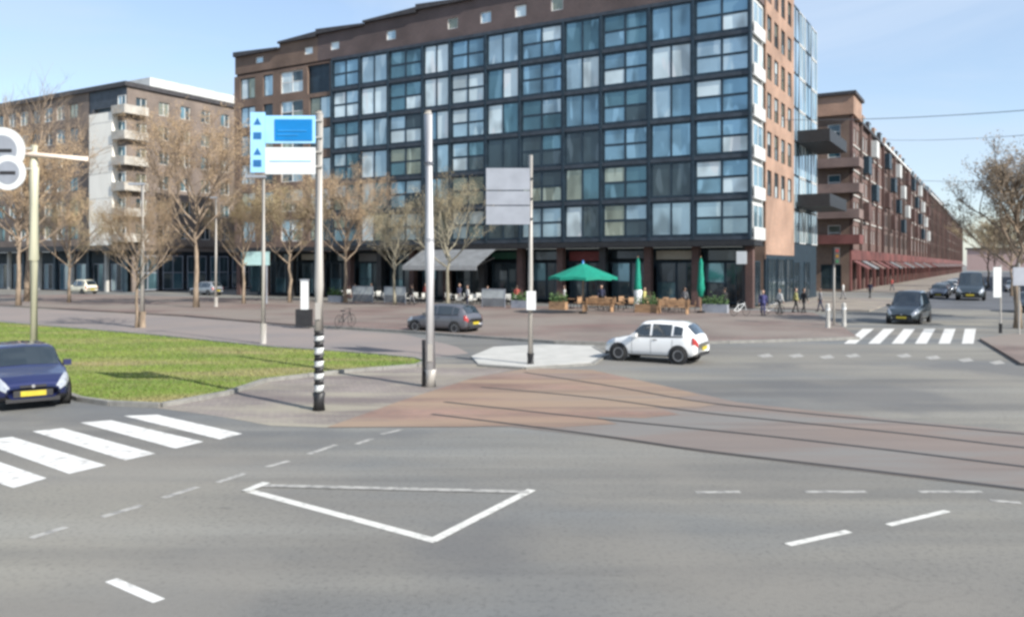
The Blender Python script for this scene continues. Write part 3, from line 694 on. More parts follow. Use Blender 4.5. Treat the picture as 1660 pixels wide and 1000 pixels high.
# ------------------------------------------------------------------ trees
def make_tree(seed, H, spread, trunk_r, barkmat, budmat, nb=9, leafn=3, leaf=0.10, low=0.22, up=0.5):
    r = random.Random(seed); tr, cr, bd = MB(), MB(), MB()
    top = H * 0.55
    pts = [Vector((0, 0, 0))]; n = 7
    for i in range(1, n): pts.append(Vector((r.uniform(-.1, .1) * i * .5, r.uniform(-.1, .1) * i * .5, top * i / (n - 1))))
    tr.tube(pts, [trunk_r * (1.25 if i == 0 else 1 - .62 * i / (n - 1)) for i in range(n)], 9)
    def grow(p, d, L, rad, lev):
        k = 4 if lev < 2 else 3; q = [p]; dd = d.copy()
        for i in range(k):
            dd = (dd + Vector((r.uniform(-.22, .22), r.uniform(-.22, .22), r.uniform(-.08, .2)))).normalized(); q.append(q[-1] + dd * L / k)
        (tr if lev == 0 else cr).tube(q, [rad * (1 - .6 * i / k) for i in range(k + 1)], 5 if lev == 0 else 3, caps=False)
        if lev >= 3:
            for i in range(1, k + 1):
                for _ in range(leafn):
                    c = q[i] + Vector((r.gauss(0, .1), r.gauss(0, .1), r.gauss(0, .1))); s = leaf * r.uniform(.5, 1.2)
                    a = Vector((r.uniform(-1, 1), r.uniform(-1, 1), r.uniform(-1, 1))).normalized(); b = a.orthogonal().normalized()
                    bd.add([c - a * s, c + b * s * .5, c + a * s, c - b * s * .5], [(0, 1, 2, 3)])
            return
        m = (5, 5, 5)[lev]
        for j in range(m):
            t_ = r.uniform(.25, 1) if j else 1.0
            i = min(int(t_ * k), k - 1); bp = q[i].lerp(q[i + 1], t_ * k - i)
            nd = (dd + Vector((r.uniform(-1, 1), r.uniform(-1, 1), r.uniform(-.45, .8))) * .85).normalized()
            grow(bp, nd, L * r.uniform(.45, .68), rad * .45, lev + 1)
    for b in range(nb):
        f = low + (1 - low) * b / (nb - 1); z = top * (0.42 + .58 * f); a = b * 2.4 + r.uniform(-.4, .4)
        d = Vector((math.cos(a), math.sin(a), up + f * 1.1)).normalized()
        grow(Vector((0, 0, z)), d, spread * (1.05 - .35 * f) * r.uniform(.8, 1.1), trunk_r * .42, 0)
    return tr.mesh('trunk', barkmat, True), cr.mesh('branches', barkmat), bd.mesh('crown', budmat)
T = [make_tree(1, 15, 6.0, .22, bark, budb, 13, 5, .055), make_tree(2, 13, 5.2, .2, bark, budo, 11, 5, .055), make_tree(5, 11, 4.2, .19, barkp, budo, 10, 2, .05), make_tree(9, 11.5, 3.4, .2, bark, budr, 15, 3, .07, .05, .5)]
def tree(v, px, py, sc, rz, label, Y=None, bare=False):
    p = G(px, py) if Y is None else Vector((PX(px, Y), Y, 0))
    o = thing('bare_tree', label, 'tree', p, rz, 'bare trees along the streets'); o.scale = (sc, sc, sc)
    for nm, me in zip(('trunk', 'branches', 'crown'), T[v]):
        if not (bare and nm == 'crown'): link(nm, me, o)
    return o
tree(0, 45, 505, 1.4, 2.0, 'tallest bare tree at far left whose top twigs reach above the roof', 78, True)
tree(0, 30, 497, 1.0, .3, 'tall bare brown tree rising behind the round sign at left')
tree(1, 112, 492, .8, 1.1, 'smaller bare tree just left of the cream stair tower')
tree(0, 318, 500, 1.08, 2.2, 'bare brown tree in the gap between the two large blocks')
tree(1, 395, 494, .82, 4.0, 'small bare tree behind the blue and white route sign')
tree(0, 222, 531, .50, 5.1, 'thin young tree at the back edge of the lawn')
tree(1, 470, 492, .9, 3.0, 'bare olive tree at the left end of the brick facade')
tree(0, 560, 492, .84, .8, 'bare rust brown tree right of the black and white banded pole')
tree(2, 640, 496, .85, 1.9, 'pale barked tree left of the tall white pole')
tree(2, 726, 500, 1.0, 3.4, 'pale barked forked tree right of the tall white pole')
tree(3, 1650, 532, 1.04, .5, 'dense twiggy tree at the right edge beside the crossing')
tree(3, 1722, 520, 1.0, 2.4, 'twiggy tree partly cut off by the right edge')
tree(1, 1640, 480, .75, 2.4, 'distant bare tree behind the one at the crossing')
tree(1, 1602, 462, .9, 1.4, 'far bare tree at the end of the side street', 130)
tree(1, 1612, 452, .9, 4.4, 'farthest bare tree at the end of the side street', 190)

# ------------------------------------------------------------------ cars
def lerp_tab(tab, x):
    if x <= tab[0][0]: return tab[0][1]
    for (a, u), (b, v) in zip(tab, tab[1:]):
        if x <= b:
            t = (x - a) / (b - a); t = t * t * (3 - 2 * t) * .35 + t * .65
            return u + (v - u) * t
    return tab[-1][1]
def make_car(label, paintm, L=4.0, W=1.72, Hh=1.48, mpv=False, plate=platey, group=None):
    o = thing('people_carrier' if mpv else 'hatchback_car', label, 'car', group=group)
    h = L / 2; hood = .92 if not mpv else 1.02
    cowl = h * .44 if not mpv else h * .58
    belt = [(-h, .72), (-h + .12, .92), (-h + .5, .95), (0, .92), (cowl, .90), (h - .35, .78), (h - .08, .64), (h, .5)]
    if mpv: belt = [(a, b * 1.12) for a, b in belt]
    roof = [(-h, .74), (-h + .10, 1.02), (-h + .42, Hh - .12), (-h + .8, Hh - .02), (-.15, Hh), (.25, Hh - .03), (cowl, hood + .02), (h - .35, .82 * hood / .92), (h - .08, .68), (h, .54)]
    wid = [(-h, .78), (-h + .15, .93), (-h + .5, 1), (h * .5, 1), (h - .4, .95), (h - .1, .82), (h, .62)]
    wrt = [(-h, .66), (-h + .4, .70), (-.2, .74), (cowl, .84), (h - .4, .80), (h, .6)]
    bot = [(-h, .36), (-h + .25, .24), (h - .3, .22), (h, .30)]
    def P(x, v, off=0.0):
        w = W / 2 * lerp_tab(wid, x); zb = lerp_tab(bot, x); be = lerp_tab(belt, x); rf = max(lerp_tab(roof, x), be + .01); wr = W / 2 * lerp_tab(wrt, x) * (lerp_tab(wid, x) ** .3)
        wr = min(wr, w); k = min(1, (rf - be) / .3)
        pts = [(w * .82, zb), (w * .97, zb + .06), (w, (zb + be) * .5), (w * .965, be), (wr, rf - .07 * k), (wr * .82, rf - .012 * k), (0, rf + .015)]
        i = min(int(v), 5); f = v - i; a, b = pts[i], pts[i + 1]
        y, z = a[0] + (b[0] - a[0]) * f, a[1] + (b[1] - a[1]) * f
        if off:
            nx, nz_ = (b[1] - a[1]), -(b[0] - a[0]); n_ = math.hypot(nx, nz_) or 1
            y += off * nx / n_; z += off * nz_ / n_
        return y, z
    def patch(name, x0, x1, v0, v1, m, off=.008, both=False, par=o, side=1, nx=8, nv=4, slant=0.0, foff=0.0):
        mb = MB(); vs = []
        for i in range(nx + 1):
            for j in range(nv + 1):
                v = v0 + (v1 - v0) * j / nv; x = x0 + (x1 - x0) * i / nx + slant * (j / nv) * (0.5 - i / nx) * 2
                y, z = P(x, v, off); vs.append((x + foff, y * side, z))
        fs = [(i * (nv + 1) + j, (i + 1) * (nv + 1) + j, (i + 1) * (nv + 1) + j + 1, i * (nv + 1) + j + 1) for i in range(nx) for j in range(nv)]
        if both:
            k = len(vs); vs += [(a, -b, c) for a, b, c in vs]; fs += [tuple(k + q for q in f) for f in fs]
        mb.add(vs, fs); return part(name, mb, m, par, smooth=True)
    # body
    NX, NV = 44, 13; vs, fs = [], []; vals = [0, .5, 1, 1.5, 2, 2.5, 3, 3.35, 3.7, 4, 4.5, 5, 5.5, 6]
    xsn = [-h + L * (0.5 - 0.5 * math.cos(math.pi * i / NX)) * .5 + L * i / NX * .5 for i in range(NX + 1)]
    for xx in xsn:
        ring = [P(xx, v) for v in vals]; full = [(xx, y, z) for y, z in ring] + [(xx, -y, z) for y, z in reversed(ring[:-1])]
        vs += full
    K = len(vals) * 2 - 1
    for i in range(NX):
        for j in range(K): fs.append((i * K + j, i * K + (j + 1) % K, (i + 1) * K + (j + 1) % K, (i + 1) * K + j))
    fs.append(tuple(range(K))); fs.append(tuple(NX * K + j for j in range(K - 1, -1, -1)))
    body = part('body', MB().add(vs, fs), paintm, o, smooth=True)
    patch('windscreen', .32, cowl - .06, 4.05, 6, cglass, both=True)
    patch('rear_window', -h + .13, -h + .42, 4.1, 6, cglass, both=True, off=.014)
    for s in (1, -1):
        patch('side_window', -.05, cowl - .25, 3.12, 3.93, cglass, side=s, slant=-.0)
        patch('side_window', -h + .95, -.13, 3.12, 3.93, cglass, side=s)
        patch('quarter_window', -h + .55, -h + .88, 3.15, 3.85, cglass, side=s, nx=3)
        patch('sill_trim', -h * .62, h * .55, .4, 1.0, trim, side=s, off=.012)
        for dx in (-.09, cowl - .16, -h + .91): patch('door_gap', dx - .006, dx + .006, 1.1, 3.1, trim, side=s, nx=1, off=.006)
        patch('door_handle', -.32, -.16, 2.68, 2.78, trim, side=s, nx=1, nv=1, off=.02)
        patch('headlight', h - .50, h - .015, 2.45, 3.75, lamp, side=s, off=.018, nx=6)
        patch('tail_light', -h + .005, -h + .2, 2.35, 3.2, taill, side=s, off=.016, nx=4)
        patch('window_trim', -h + .52, cowl - .22, 3.0, 3.1, trim, side=s, off=.010, nv=1)
        y, z = P(cowl - .3, 3.1)
        part('door_mirror', MB().box(cowl - .38, cowl - .22, (y + .02) if s > 0 else -(y + .2), (y + .2) if s > 0 else -(y + .02), z - .02, z + .12), paintm, o)
    part('grille', MB().box(h - .03, h + .012, -W * .24, W * .24, .34, .50), trim, o)
    for s in (1, -1): patch('front_skirt', h - .45, h - .005, .1, 1.15, trim, side=s, off=.014); patch('rear_skirt', -h + .005, -h + .3, .1, .9, trim, side=s, off=.014)
    part('lower_intake', MB().box(h - .06, h - .004, -W * .33, W * .33, .215, .315), trim, o)
    part('upper_grille', MB().box(h - .05, h + .004, -W * .16, W * .16, .56, .615), trim, o)
    part('badge', MB().tube([(h - .01, 0, .588), (h + .012, 0, .588)], .04, 12), rimm, o)
    part('bumper', MB().box(-h - .015, -h + .03, -W * .34, W * .34, .30, .44), trim, o)
    for xx in (h + .012, -h - .035):
        pl = part('licence_plate', MB().box(xx, xx + .02, -.27, .27, .36 if xx > 0 else .50, .48 if xx > 0 else .62), plate, o)
    wb = L * .315; rr = .31
    for sx in (1, -1):
        for s in (1, -1):
            xw = sx * wb + .02
            w_ = thing_wheel(o, xw, s * (W / 2 - .12), rr, s)
            a = MB().add([(xw + (rr + .055) * math.cos(t_), s * (W / 2 + .004), rr + .01 + (rr + .055) * math.sin(t_)) for t_ in [math.pi * 2 * k / 24 for k in range(24)]], [tuple(range(24))])
            part('wheel_arch', a, trim, o)
    return o
def thing_wheel(parent, x, y, r, s):
    key = ('w', round(r, 2))
    if key not in _wm:
        t = MB(); n = 24; prof = [(r * .62, -.10), (r * .9, -.11), (r, -.07), (r, .07), (r * .9, .11), (r * .62, .10)]
        vs = [(pr * math.cos(2 * math.pi * k / n), py, pr * math.sin(2 * math.pi * k / n)) for pr, py in prof for k in range(n)]
        fs = [(i * n + k, i * n + (k + 1) % n, (i + 1) * n + (k + 1) % n, (i + 1) * n + k) for i in range(5) for k in range(n)]
        t.add(vs, fs)
        rm = MB()
        for sgn in (1, -1):
            for k in range(5):
                a = 2 * math.pi * k / 5
                rm.add([(math.cos(a + d) * q, sgn * .085, math.sin(a + d) * q) for q, d in ((.04, -.7), (r * .62, -.24), (r * .62, .24), (.04, .7))], [(0, 1, 2, 3)])
            rm.add([(math.cos(2 * math.pi * k / 16) * q, sgn * .09, math.sin(2 * math.pi * k / 16) * q) for q in (r * .52, r * .64) for k in range(16)], [(k, (k + 1) % 16, 16 + (k + 1) % 16, 16 + k) for k in range(16)])
        rm.add([(math.cos(2 * math.pi * k / 16) * r * .62, .0, math.sin(2 * math.pi * k / 16) * r * .62) for k in range(16)], [tuple(range(16))], 1)
        _wm[key] = (t.mesh('tyre', tyre, True), rm.mesh('rim', [rimm, trim]))
    a, b = _wm[key]
    w = link('wheel', a, parent, (x, y + s * .035, r)); link('rim', b, w)
    return w
def put_car(o, pos, heading):
    o.location = (pos[0], pos[1], pos[2] if len(pos) > 2 else 0); o.rotation_euler = (0, 0, math.atan2(heading[1], heading[0])); return o
def cp(name, c, metal=.0): return mat(name, c, .35, metal, scale=2, var=.04, coat=1.0)
cw, cb, cg = cp('white_car_paint', (.78, .78, .77)), cp('blue_car_paint', (.014, .020, .085), .3), cp('grey_car_paint', (.14, .14, .155), .5)
cs, cc, cd = cp('silver_car_paint', (.32, .34, .36), .5), cp('cream_car_paint', (.68, .64, .50)), cp('dark_car_paint', (.035, .05, .06), .4)
put_car(make_car('white compact hatchback turning in the middle of the junction', cw, 3.6, 1.62, 1.5), (5.3, 30.4), (-.863, .505))
put_car(make_car('dark grey hatchback driving behind the tall white pole', cg, 3.95, 1.7, 1.52), (-3.55, 43.2), (-.86, .51))
put_car(make_car('dark blue car with yellow plate stopped before the zebra crossing at left', cb, 4.0, 1.74, 1.46), (-12.75, 21.55), (.6, -.8))
put_car(make_car('dark teal people carrier driving out of the side street', cd, 4.4, 1.85, 1.95, True), (PX(1474, 50.5), 50.5), (-.60, -.80))
put_car(make_car('cream car passing in front of the left block', cc, 4.3, 1.7, 1.75), (PX(133, 102), 102), (-.861, .509))
put_car(make_car('silver car passing before the gap between the two blocks', cs, 4.3, 1.7, 1.6), (PX(334, 97), 97), (-.861, .509))
pk_cars = [(11.5, 33, cg, 'grey car parked nearest on the left of the side street'), (11.3, 41, cs, 'silver car parked second on the left of the side street'), (11.4, 50, cd, 'dark car parked third on the left of the side street'),
           (11.4, 62, cw, 'white car parked farther down the left of the side street'), (11.3, 80, cs, 'silver car parked far down the side street'), (22.5, 38, cs, 'silver car parked on the right side under the trees'),
           (22.4, 52, cd, 'dark car parked on the right behind the white sign'), (22.3, 45, cw, 'white car parked on the right between silver and dark cars'), (22.6, 60, cg, 'grey car parked on the right beyond the dark one'), (11.3, 70, cg, 'grey car parked beyond the white one on the left'), (14.6, 76, cd, 'dark car driving far down the side street'), (18.5, 60, cs, 'silver car driving away down the side street'), (22.4, 68, cw, 'white car parked far on the right of the side street')]
for i, (lx, ly, cm, lab) in enumerate(pk_cars):
    put_car(make_car(lab, cm, 4.1, 1.72, 1.5, group='cars parked along the side street'), L2W(lx, ly), -EY)
vn = put_car(make_car('dark teal van far down the side street behind the people carrier', cd, 4.7, 1.95, 2.1, True), (PX(1574, 84), 84), -EY); vn.name = 'van'; vn['category'] = 'van'; vn.scale = (1.3, 1.3, 1.35)
put_car(make_car('dark car parked at the right edge beneath the twiggy tree', cd, 4.1, 1.72, 1.5), (PX(1668, 62), 62), (-.5, -.86))

# ------------------------------------------------------------------ street furniture
def pole_thing(name, label, cat, px, py, group=None):
    return thing(name, label, cat, G(px, py), 0, group)
# banded sign pole
sp = pole_thing('route_sign_pole', 'tall pole with black and white banded foot carrying the route signs', 'sign', 517, 665)
s_ = 67.0
part('pole', MB().lathe([(.115, 1.9), (.11, 3.0), (.10, 7.15)], 20), polem, sp, smooth=True)
part('base_collar', MB().lathe([(.155, 0), (.155, .42), (.13, .46)], 20), black, sp, smooth=True)
bands = [.46, .62, .76, .90, 1.06, 1.20, 1.36, 1.52, 1.68, 1.80, 1.92]
for i in range(10): part('band', MB().lathe([(.128, bands[i]), (.128, bands[i + 1])], 20), signw if i % 2 == 0 else black, sp, smooth=True)
def panel(parent, name, x0, x1, z0, z1, y, m, th=.04): return part(name, MB().box(x0, x1, y - th, y, z0, z1), m, parent)
U = panel(sp, 'upper_sign', -1.25, -.05, 6.42, 7.08, -.12, signl)
panel(U, 'blue_field', -1.02, -.12, 6.48, 6.99, -.165, signb, .012)
Lw = panel(sp, 'lower_sign', -1.25, -.05, 5.68, 6.32, -.12, signw)
panel(Lw, 'faint_rule', -1.14, -.14, 5.98, 6.01, -.165, signl, .01)
Sd = panel(sp, 'symbol_sign', -1.60, -1.255, 5.72, 7.16, -.12, signl)
for i, z in enumerate((6.86, 6.52, 6.14, 5.86)):
    ic = MB().box(-1.53, -1.34, -.172, -.162, z, z + .16) if i % 2 else MB().prism([(0, 0), (0, 0), (0, 0)], 0, 0)
    if i % 2 == 0: ic = MB().add([(-1.53, -.168, z), (-1.34, -.168, z), (-1.435, -.168, z + .17)], [(0, 1, 2)])
    part('symbol', ic, signd, Sd)
# white arrow strokes on the blue field
part('symbol', MB().box(-.95, -.25, -.19, -.178, 6.70, 6.735).box(-.95, -.45, -.19, -.178, 6.60, 6.63), mat('sign_mid_blue', (.02, .22, .52), .4), U)
for z in (5.85, 6.2, 6.55, 6.95): part('bracket', MB().box(-1.25, .1, -.118, -.06, z, z + .04), polem, sp)
part('access_hatch', MB().box(-.06, .06, -.128, -.09, 2.2, 2.6), polem, sp)
part('top_cap', MB().lathe([(.11, 7.15), (.08, 7.22)], 16), polem, sp)

tp = pole_thing('overhead_line_pole', 'tall thick white pole standing on the brick median', 'pole', 698, 627)
part('pole', MB().tube([(0, 0, .5), (-.03, 0, 3.8), (-.07, 0, 7.85)], [.145, .135, .12], 20), polew, tp, smooth=True)
part('base', MB().lathe([(.17, 0), (.17, .5), (.15, .53)], 20), polem, tp, smooth=True)
part('access_hatch', MB().box(-.07, .07, -.165, -.13, .75, 1.25), polem, tp)
for z in (4.2, 6.4): part('strap', MB().lathe([(.146, z), (.146, z + .06)], 20, (-.03 - .02 * (z > 5), 0, 0)), signg, tp)
part('pole', MB().tube([(-.20, .02, 0), (-.20, .02, 1.35)], [.06, .055], 12), trim, tp, smooth=True)
part('cap', MB().tube([(-.07, 0, 7.84), (-.07, 0, 7.95)], [.13, .09], 16), polem, tp)

bp = pole_thing('direction_board_pole', 'slim grey pole with stacked blank grey boards on the island', 'sign', 860, 592)
s_ = 45.7
part('pole', MB().lathe([(.10, .4), (.085, 3), (.075, 7.35)], 16), polem, bp, smooth=True)
part('base', MB().lathe([(.13, 0), (.13, .42)], 16), black, bp)
for z0, z1 in ((6.12, 6.88), (5.60, 6.08), (4.92, 5.56)): panel(bp, 'board', -1.55, -.02, z0, z1, -.11, signg, .05)
for z in (5.1, 5.8, 6.5): part('bracket', MB().box(-.6, .08, -.108, -.05, z, z + .05), black, bp)
part('control_box', MB().box(-.14, .18, -.28, -.075, 1.95, 2.6), signw, bp)

lp = thing('round_sign_pole', 'cream pole on the lawn with two round white rimmed signs and an arm', 'sign', G(55, 588))
s_ = 44.0
part('pole', MB().lathe([(.14, 0), (.13, 3.6), (.17, 3.7), (.17, 7.0), (.14, 7.1), (.12, 7.8)], 16), poley, lp, smooth=True)
part('arm', MB().tube([(-1.4, 0, 7.55), (0, -.1, 7.45), (2.0, -.1, 7.3)], [.07, .1, .09], 10), mat('arm_cream', (.60, .50, .42), .5), lp, smooth=True)
def disc(parent, x, z, r, y):
    n = 32
    d = part('round_sign', MB().tube([(x, y, z), (x, y - .05, z)], r, n), signw, parent)
    g = part('dark_field', MB().tube([(x, y - .052, z), (x, y - .062, z)], r * .66, n), signg, d)
    part('symbol', MB().box(x - r * .45, x + r * .45, y - .075, y - .066, z - .07, z + .05), trim, d)
disc(lp, -.98, 7.58, .82, -.24); disc(lp, -.70, 6.78, .62, -.34)
part('bracket', MB().box(-.9, 0, -.235, -.15, 6.9, 6.98).box(-1.0, 0.0, -.235, -.15, 7.62, 7.70), polem, lp)

for (px, py, h, r_, m, lab) in ((427, 557, 7.4, .10, polem, 'slim pinkish grey lamp post at the back of the lawn'), (350, 499, 9.0, .11, polem, 'lamp post before the silver car'), (231, 531, 8.0, .13, polem, 'grey lamp post left of the gap between blocks'), (112, 490, 8.6, .12, poley, 'thin cream post left of the stair tower')):
    o = thing('lamp_post', lab, 'lamp post', G(px, py), 0, 'plain posts along the far pavement')
    part('pole', MB().lathe([(r_, .9), (r_ * .85, h * .5), (r_ * .6, h)], 12), m, o, smooth=True); part('base', MB().lathe([(r_ * 1.4, 0), (r_ * 1.4, .9)], 12), m if px != 231 else bark, o)
    part('lamp_head', MB().box(-.75, .1, -.12, .12, h, h + .12), signg, o)

# slim cabinet behind the banded pole
o = thing('utility_cabinet', 'white topped utility cabinet on a black base behind the banded pole', 'cabinet', G(493, 529, .1))
part('base', MB().box(-.42, .42, -.25, .25, 0, .95), black, o); part('cabinet', MB().box(-.16, .22, -.15, .15, .95, 2.55), signw, o); part('cap', MB().box(-.2, .26, -.18, .18, 2.55, 2.62), signg, o)

# traffic lights and posts on the right
def signal(px, py, h, lab, face=0):
    o = thing('traffic_light', lab, 'traffic light', G(px, py, .1 if px < 1400 else 0), face)
    part('pole', MB().lathe([(.07, 0), (.06, h)], 10), polem, o, smooth=True)
    hd = part('signal_head', MB().box(-.17, .17, -.3, -.07, h - .95, h), black, o)
    for k, m in enumerate((mat('lens_green', (.01, .08, .03), .3), mat('lens_amber', (.15, .07, .0), .3), mat('lens_red', (.15, .01, .01), .3))):
        part('lens', MB().tube([(0, -.302, h - .78 + k * .3), (0, -.315, h - .78 + k * .3)], .1, 14), m, hd)
    return o
signal(1352, 527, 4.4, 'slim traffic light at the mouth of the side street', .2)
for i, (px, py, lab) in enumerate(((1342, 531, 'pale bollard left of the traffic light'), (1368, 529, 'pale bollard right of the traffic light'))):
    o = thing('bollard', lab, 'bollard', G(px, py, .1), 0, 'bollards at the street mouth'); part('post', MB().lathe([(.13, 0), (.12, 1.25), (.06, 1.32)], 12), conc, o); part('ring', MB().lathe([(.135, .95), (.135, 1.1)], 12), signw, o)
o = thing('road_sign', 'upright white sign board on a post right of the far crossing', 'sign', G(1622, 540))
part('post', MB().lathe([(.05, 0), (.05, 3.5)], 10), polem, o); part('board', MB().box(-.42, -.02, -.1, -.06, 1.85, 3.4), signw, o)
part('base', MB().lathe([(.09, 0), (.09, .5)], 10), black, o)
o = thing('road_sign', 'grey blue sign board at the far right edge', 'sign', G(1652, 545))
part('post', MB().lathe([(.05, 0), (.05, 3.6)], 10), polem, o); part('board', MB().box(-.35, .35, -.1, -.06, 2.5, 3.4), signg, o)
o = thing('street_sign', 'pale teal shop sign on two posts before the brick block', 'sign', G(414, 492, .1))
part('board', MB().box(-1.25, 1.25, -.08, .08, 3.4, 4.6), mat('teal_sign', (.30, .45, .45), .5), o)
for s in (-1, 1): part('post', MB().lathe([(.07, 0), (.07, 3.4)], 10, (s * 1.0, 0, 0)), signg, o)

# overhead wires and their pole outside the frame
wp = thing('overhead_line_pole', 'tall pole outside the right edge carrying the tram wires', 'pole', (37, 50, 0))
part('pole', MB().lathe([(.16, 0), (.12, 15)], 14), polem, wp)
wirem = mat('wire', (.10, .11, .13), .5)
def wire(a, b, sag, lab, r=.035):
    a, b = Vector(a), Vector(b); mid = (a + b) / 2
    pts = [a.lerp(b, i / 14) - Vector((0, 0, sag * 4 * (i / 14) * (1 - i / 14))) for i in range(15)]
    tag(link('tram_wire', MB().tube([p for p in pts], r, 5, caps=False).mesh('tram_wire', wirem)), lab, 'wire', 'overhead tram wires')
wire(L2W(.15, 10, 16.6), (37, 50, 13.4), .35, 'topmost tram wire crossing the sky at right', .028)
wire(L2W(.05, 60, 21.5), (37, 50, 11.9), .5, 'middle tram wire crossing the sky at right', .024)
wire(L2W(.05, 75, 17.5), (37, 50, 8.8), .5, 'lowest tram wire crossing the sky at right', .024)

# ------------------------------------------------------------------ café terraces
def W_(px, Y, z=.1): return Vector((PX(px, Y), Y, z))
par = thing('parasol', 'large open green parasol over the cafe terrace', 'parasol', G(945, 508, .1))
sc_ = 1340 / G(945, 508, .1).y
n = 8; Rr = 2.45; cano = MB(); vs = [(0, 0, 3.55)]
for k in range(n):
    a = 2 * math.pi * k / n; vs.append((Rr * math.cos(a), Rr * math.sin(a), 2.55))
for k in range(n):
    a = 2 * math.pi * (k + .5) / n; vs.append((Rr * .9 * math.cos(a), Rr * .9 * math.sin(a), 2.62))
fs = []
for k in range(n): fs += [(0, 1 + k, 9 + k), (0, 9 + k, 1 + (k + 1) % n)]
cano.add(vs, fs)
for k in range(n):
    a, b, c = vs[1 + k], vs[9 + k], vs[1 + (k + 1) % n]
    for p, q in ((a, b), (b, c)): cano.add([p, q, (q[0], q[1], q[2] - .2), (p[0], p[1], p[2] - .2)], [(0, 1, 2, 3)])
part('canopy', cano, green, par); part('finial', MB().lathe([(.10, 3.5), (.05, 3.75)], 8), signb, par)
part('pole', MB().lathe([(.04, 0), (.04, 3.5)], 8), wood, par); part('base', MB().lathe([(.35, 0), (.3, .12)], 12), black, par)
for k in range(n):
    a = 2 * math.pi * k / n; part('rib', MB().tube([(0, 0, 3.35), (Rr * .97 * math.cos(a), Rr * .97 * math.sin(a), 2.52)], .018, 4), wood, par)
def closed(px, py, lab, foot):
    o = thing('closed_parasol', lab, 'parasol', G(px, py, .1), 0, 'closed green parasols on the terrace')
    c = MB(); c.lathe([(.05, 3.95), (.16, 3.6), (.24, 2.4), (.30, 1.75), (.2, 1.2), (.06, 1.1)], 10)
    part('canopy', c, green, o, smooth=True)
    part('pole', MB().lathe([(.035, 0), (.035, 4.05)], 8), wood, o); part('base', MB().lathe([(.33, 0), (.3, .12)], 12), black, o)
    if foot: part('white_cover', MB().lathe([(.27, .35), (.33, .5), (.33, 1.55), (.26, 1.7)], 12), signw, o, smooth=True)
closed(1034, 506, 'closed green parasol with a white lower sleeve', True); closed(1136, 507, 'closed green parasol right of the one with a white sleeve', False)
# awning
aw = thing('awning', 'wide grey canvas awning over the cafe behind the tall white pole', 'awning', C0, ANG)
a0, a1 = -31.8, -23.4
part('canvas', MB().add([(a0, -1.0, 5.0), (a1, -1.0, 5.0), (a1, -4.2, 3.45), (a0, -4.2, 3.45), (a0, -1.0, 4.95), (a1, -1.0, 4.95), (a1, -4.2, 3.4), (a0, -4.2, 3.4)], [(0, 3, 2, 1), (4, 5, 6, 7), (0, 4, 7, 3), (1, 2, 6, 5)]), greyc, aw)
part('valance', MB().box(a0, a1, -4.24, -4.2, 3.05, 3.46), mat('valance', (.30, .31, .32), .8), aw)
for xx in (a0 + .1, (a0 + a1) / 2, a1 - .1): part('support_arm', MB().tube([(xx, -1.0, 4.2), (xx, -4.15, 3.4)], .04, 6), black, aw)

def make_chair(m):
    o = thing('cafe_chair', 'pale cafe chair', 'chair', group='cafe chairs on the terraces')
    part('seat', MB().box(-.23, .23, -.23, .23, .43, .48), m, o)
    part('backrest', MB().box(-.23, .23, .2, .25, .55, .92), m, o)
    lm = MB().lathe([(.02, 0), (.02, .43)], 5).mesh('leg', black)
    for a in (-.2, .2):
        for b in (-.2, .2): link('leg', lm, o, (a, b, 0))
    part('back_frame', MB().box(-.22, -.19, .2, .24, .48, .55).box(.19, .22, .2, .24, .48, .55), black, o)
    return o
def make_table(m):
    o = thing('cafe_table', 'cafe table', 'table', group='cafe tables on the terraces')
    part('table_top', MB().lathe([(.4, .72), (.4, .76)], 14), m, o); part('pedestal', MB().lathe([(.03, .03), (.03, .72)], 6), black, o); part('foot', MB().lathe([(.22, 0), (.2, .03)], 10), black, o)
    return o
wp_, wd_ = make_chair(wicker), make_chair(wood); tw, td = make_table(wicker), make_table(wood)
used = {id(wp_): 0, id(wd_): 0, id(tw): 0, id(td): 0}
def use(p, loc, rz, lab):
    o = place(p, used[id(p)], loc, rz, lab); used[id(p)] = 1; return o
rc = random.Random(5)
spots = [(566, -3), (590, -6), (612, -3.5), (634, -6.5), (655, -4), (672, -7), (735, -5.5), (757, -8), (778, -5), (800, -8.3), (822, -6)]
def line_pt(px, off):      # point on a line parallel to the front, 'off' metres before it, seen at px
    r = (px - CX) / F; bx, by = (C0 + EY * off).x, (C0 + EY * off).y
    t = (bx - by * r) / (.861 + .5086 * r); return C0 + EY * off - EX * t + Vector((0, 0, .1))
ORD = ['first', 'second', 'third', 'fourth', 'fifth', 'sixth', 'seventh']
def side_word(b):
    v = math.degrees(b) % 360
    return 'right' if v < 45 or v >= 315 else 'far' if v < 135 else 'left' if v < 225 else 'near'
for i, (px, off) in enumerate(spots):
    p = line_pt(px, off); a = rc.uniform(0, 6.28)
    where = '%s table %s of the tall white pole' % ((ORD[5 - i], 'left') if i < 6 else (ORD[i - 6], 'right'))
    use(tw, p, a, 'pale cafe table, ' + where.replace(' table', ''))
    for k in range(3):
        b = a + k * 2.09; use(wp_, p + Vector((math.cos(b) * .72, math.sin(b) * .72, 0)), b - R(90), 'pale chair, %s side of %s' % (side_word(b), where))
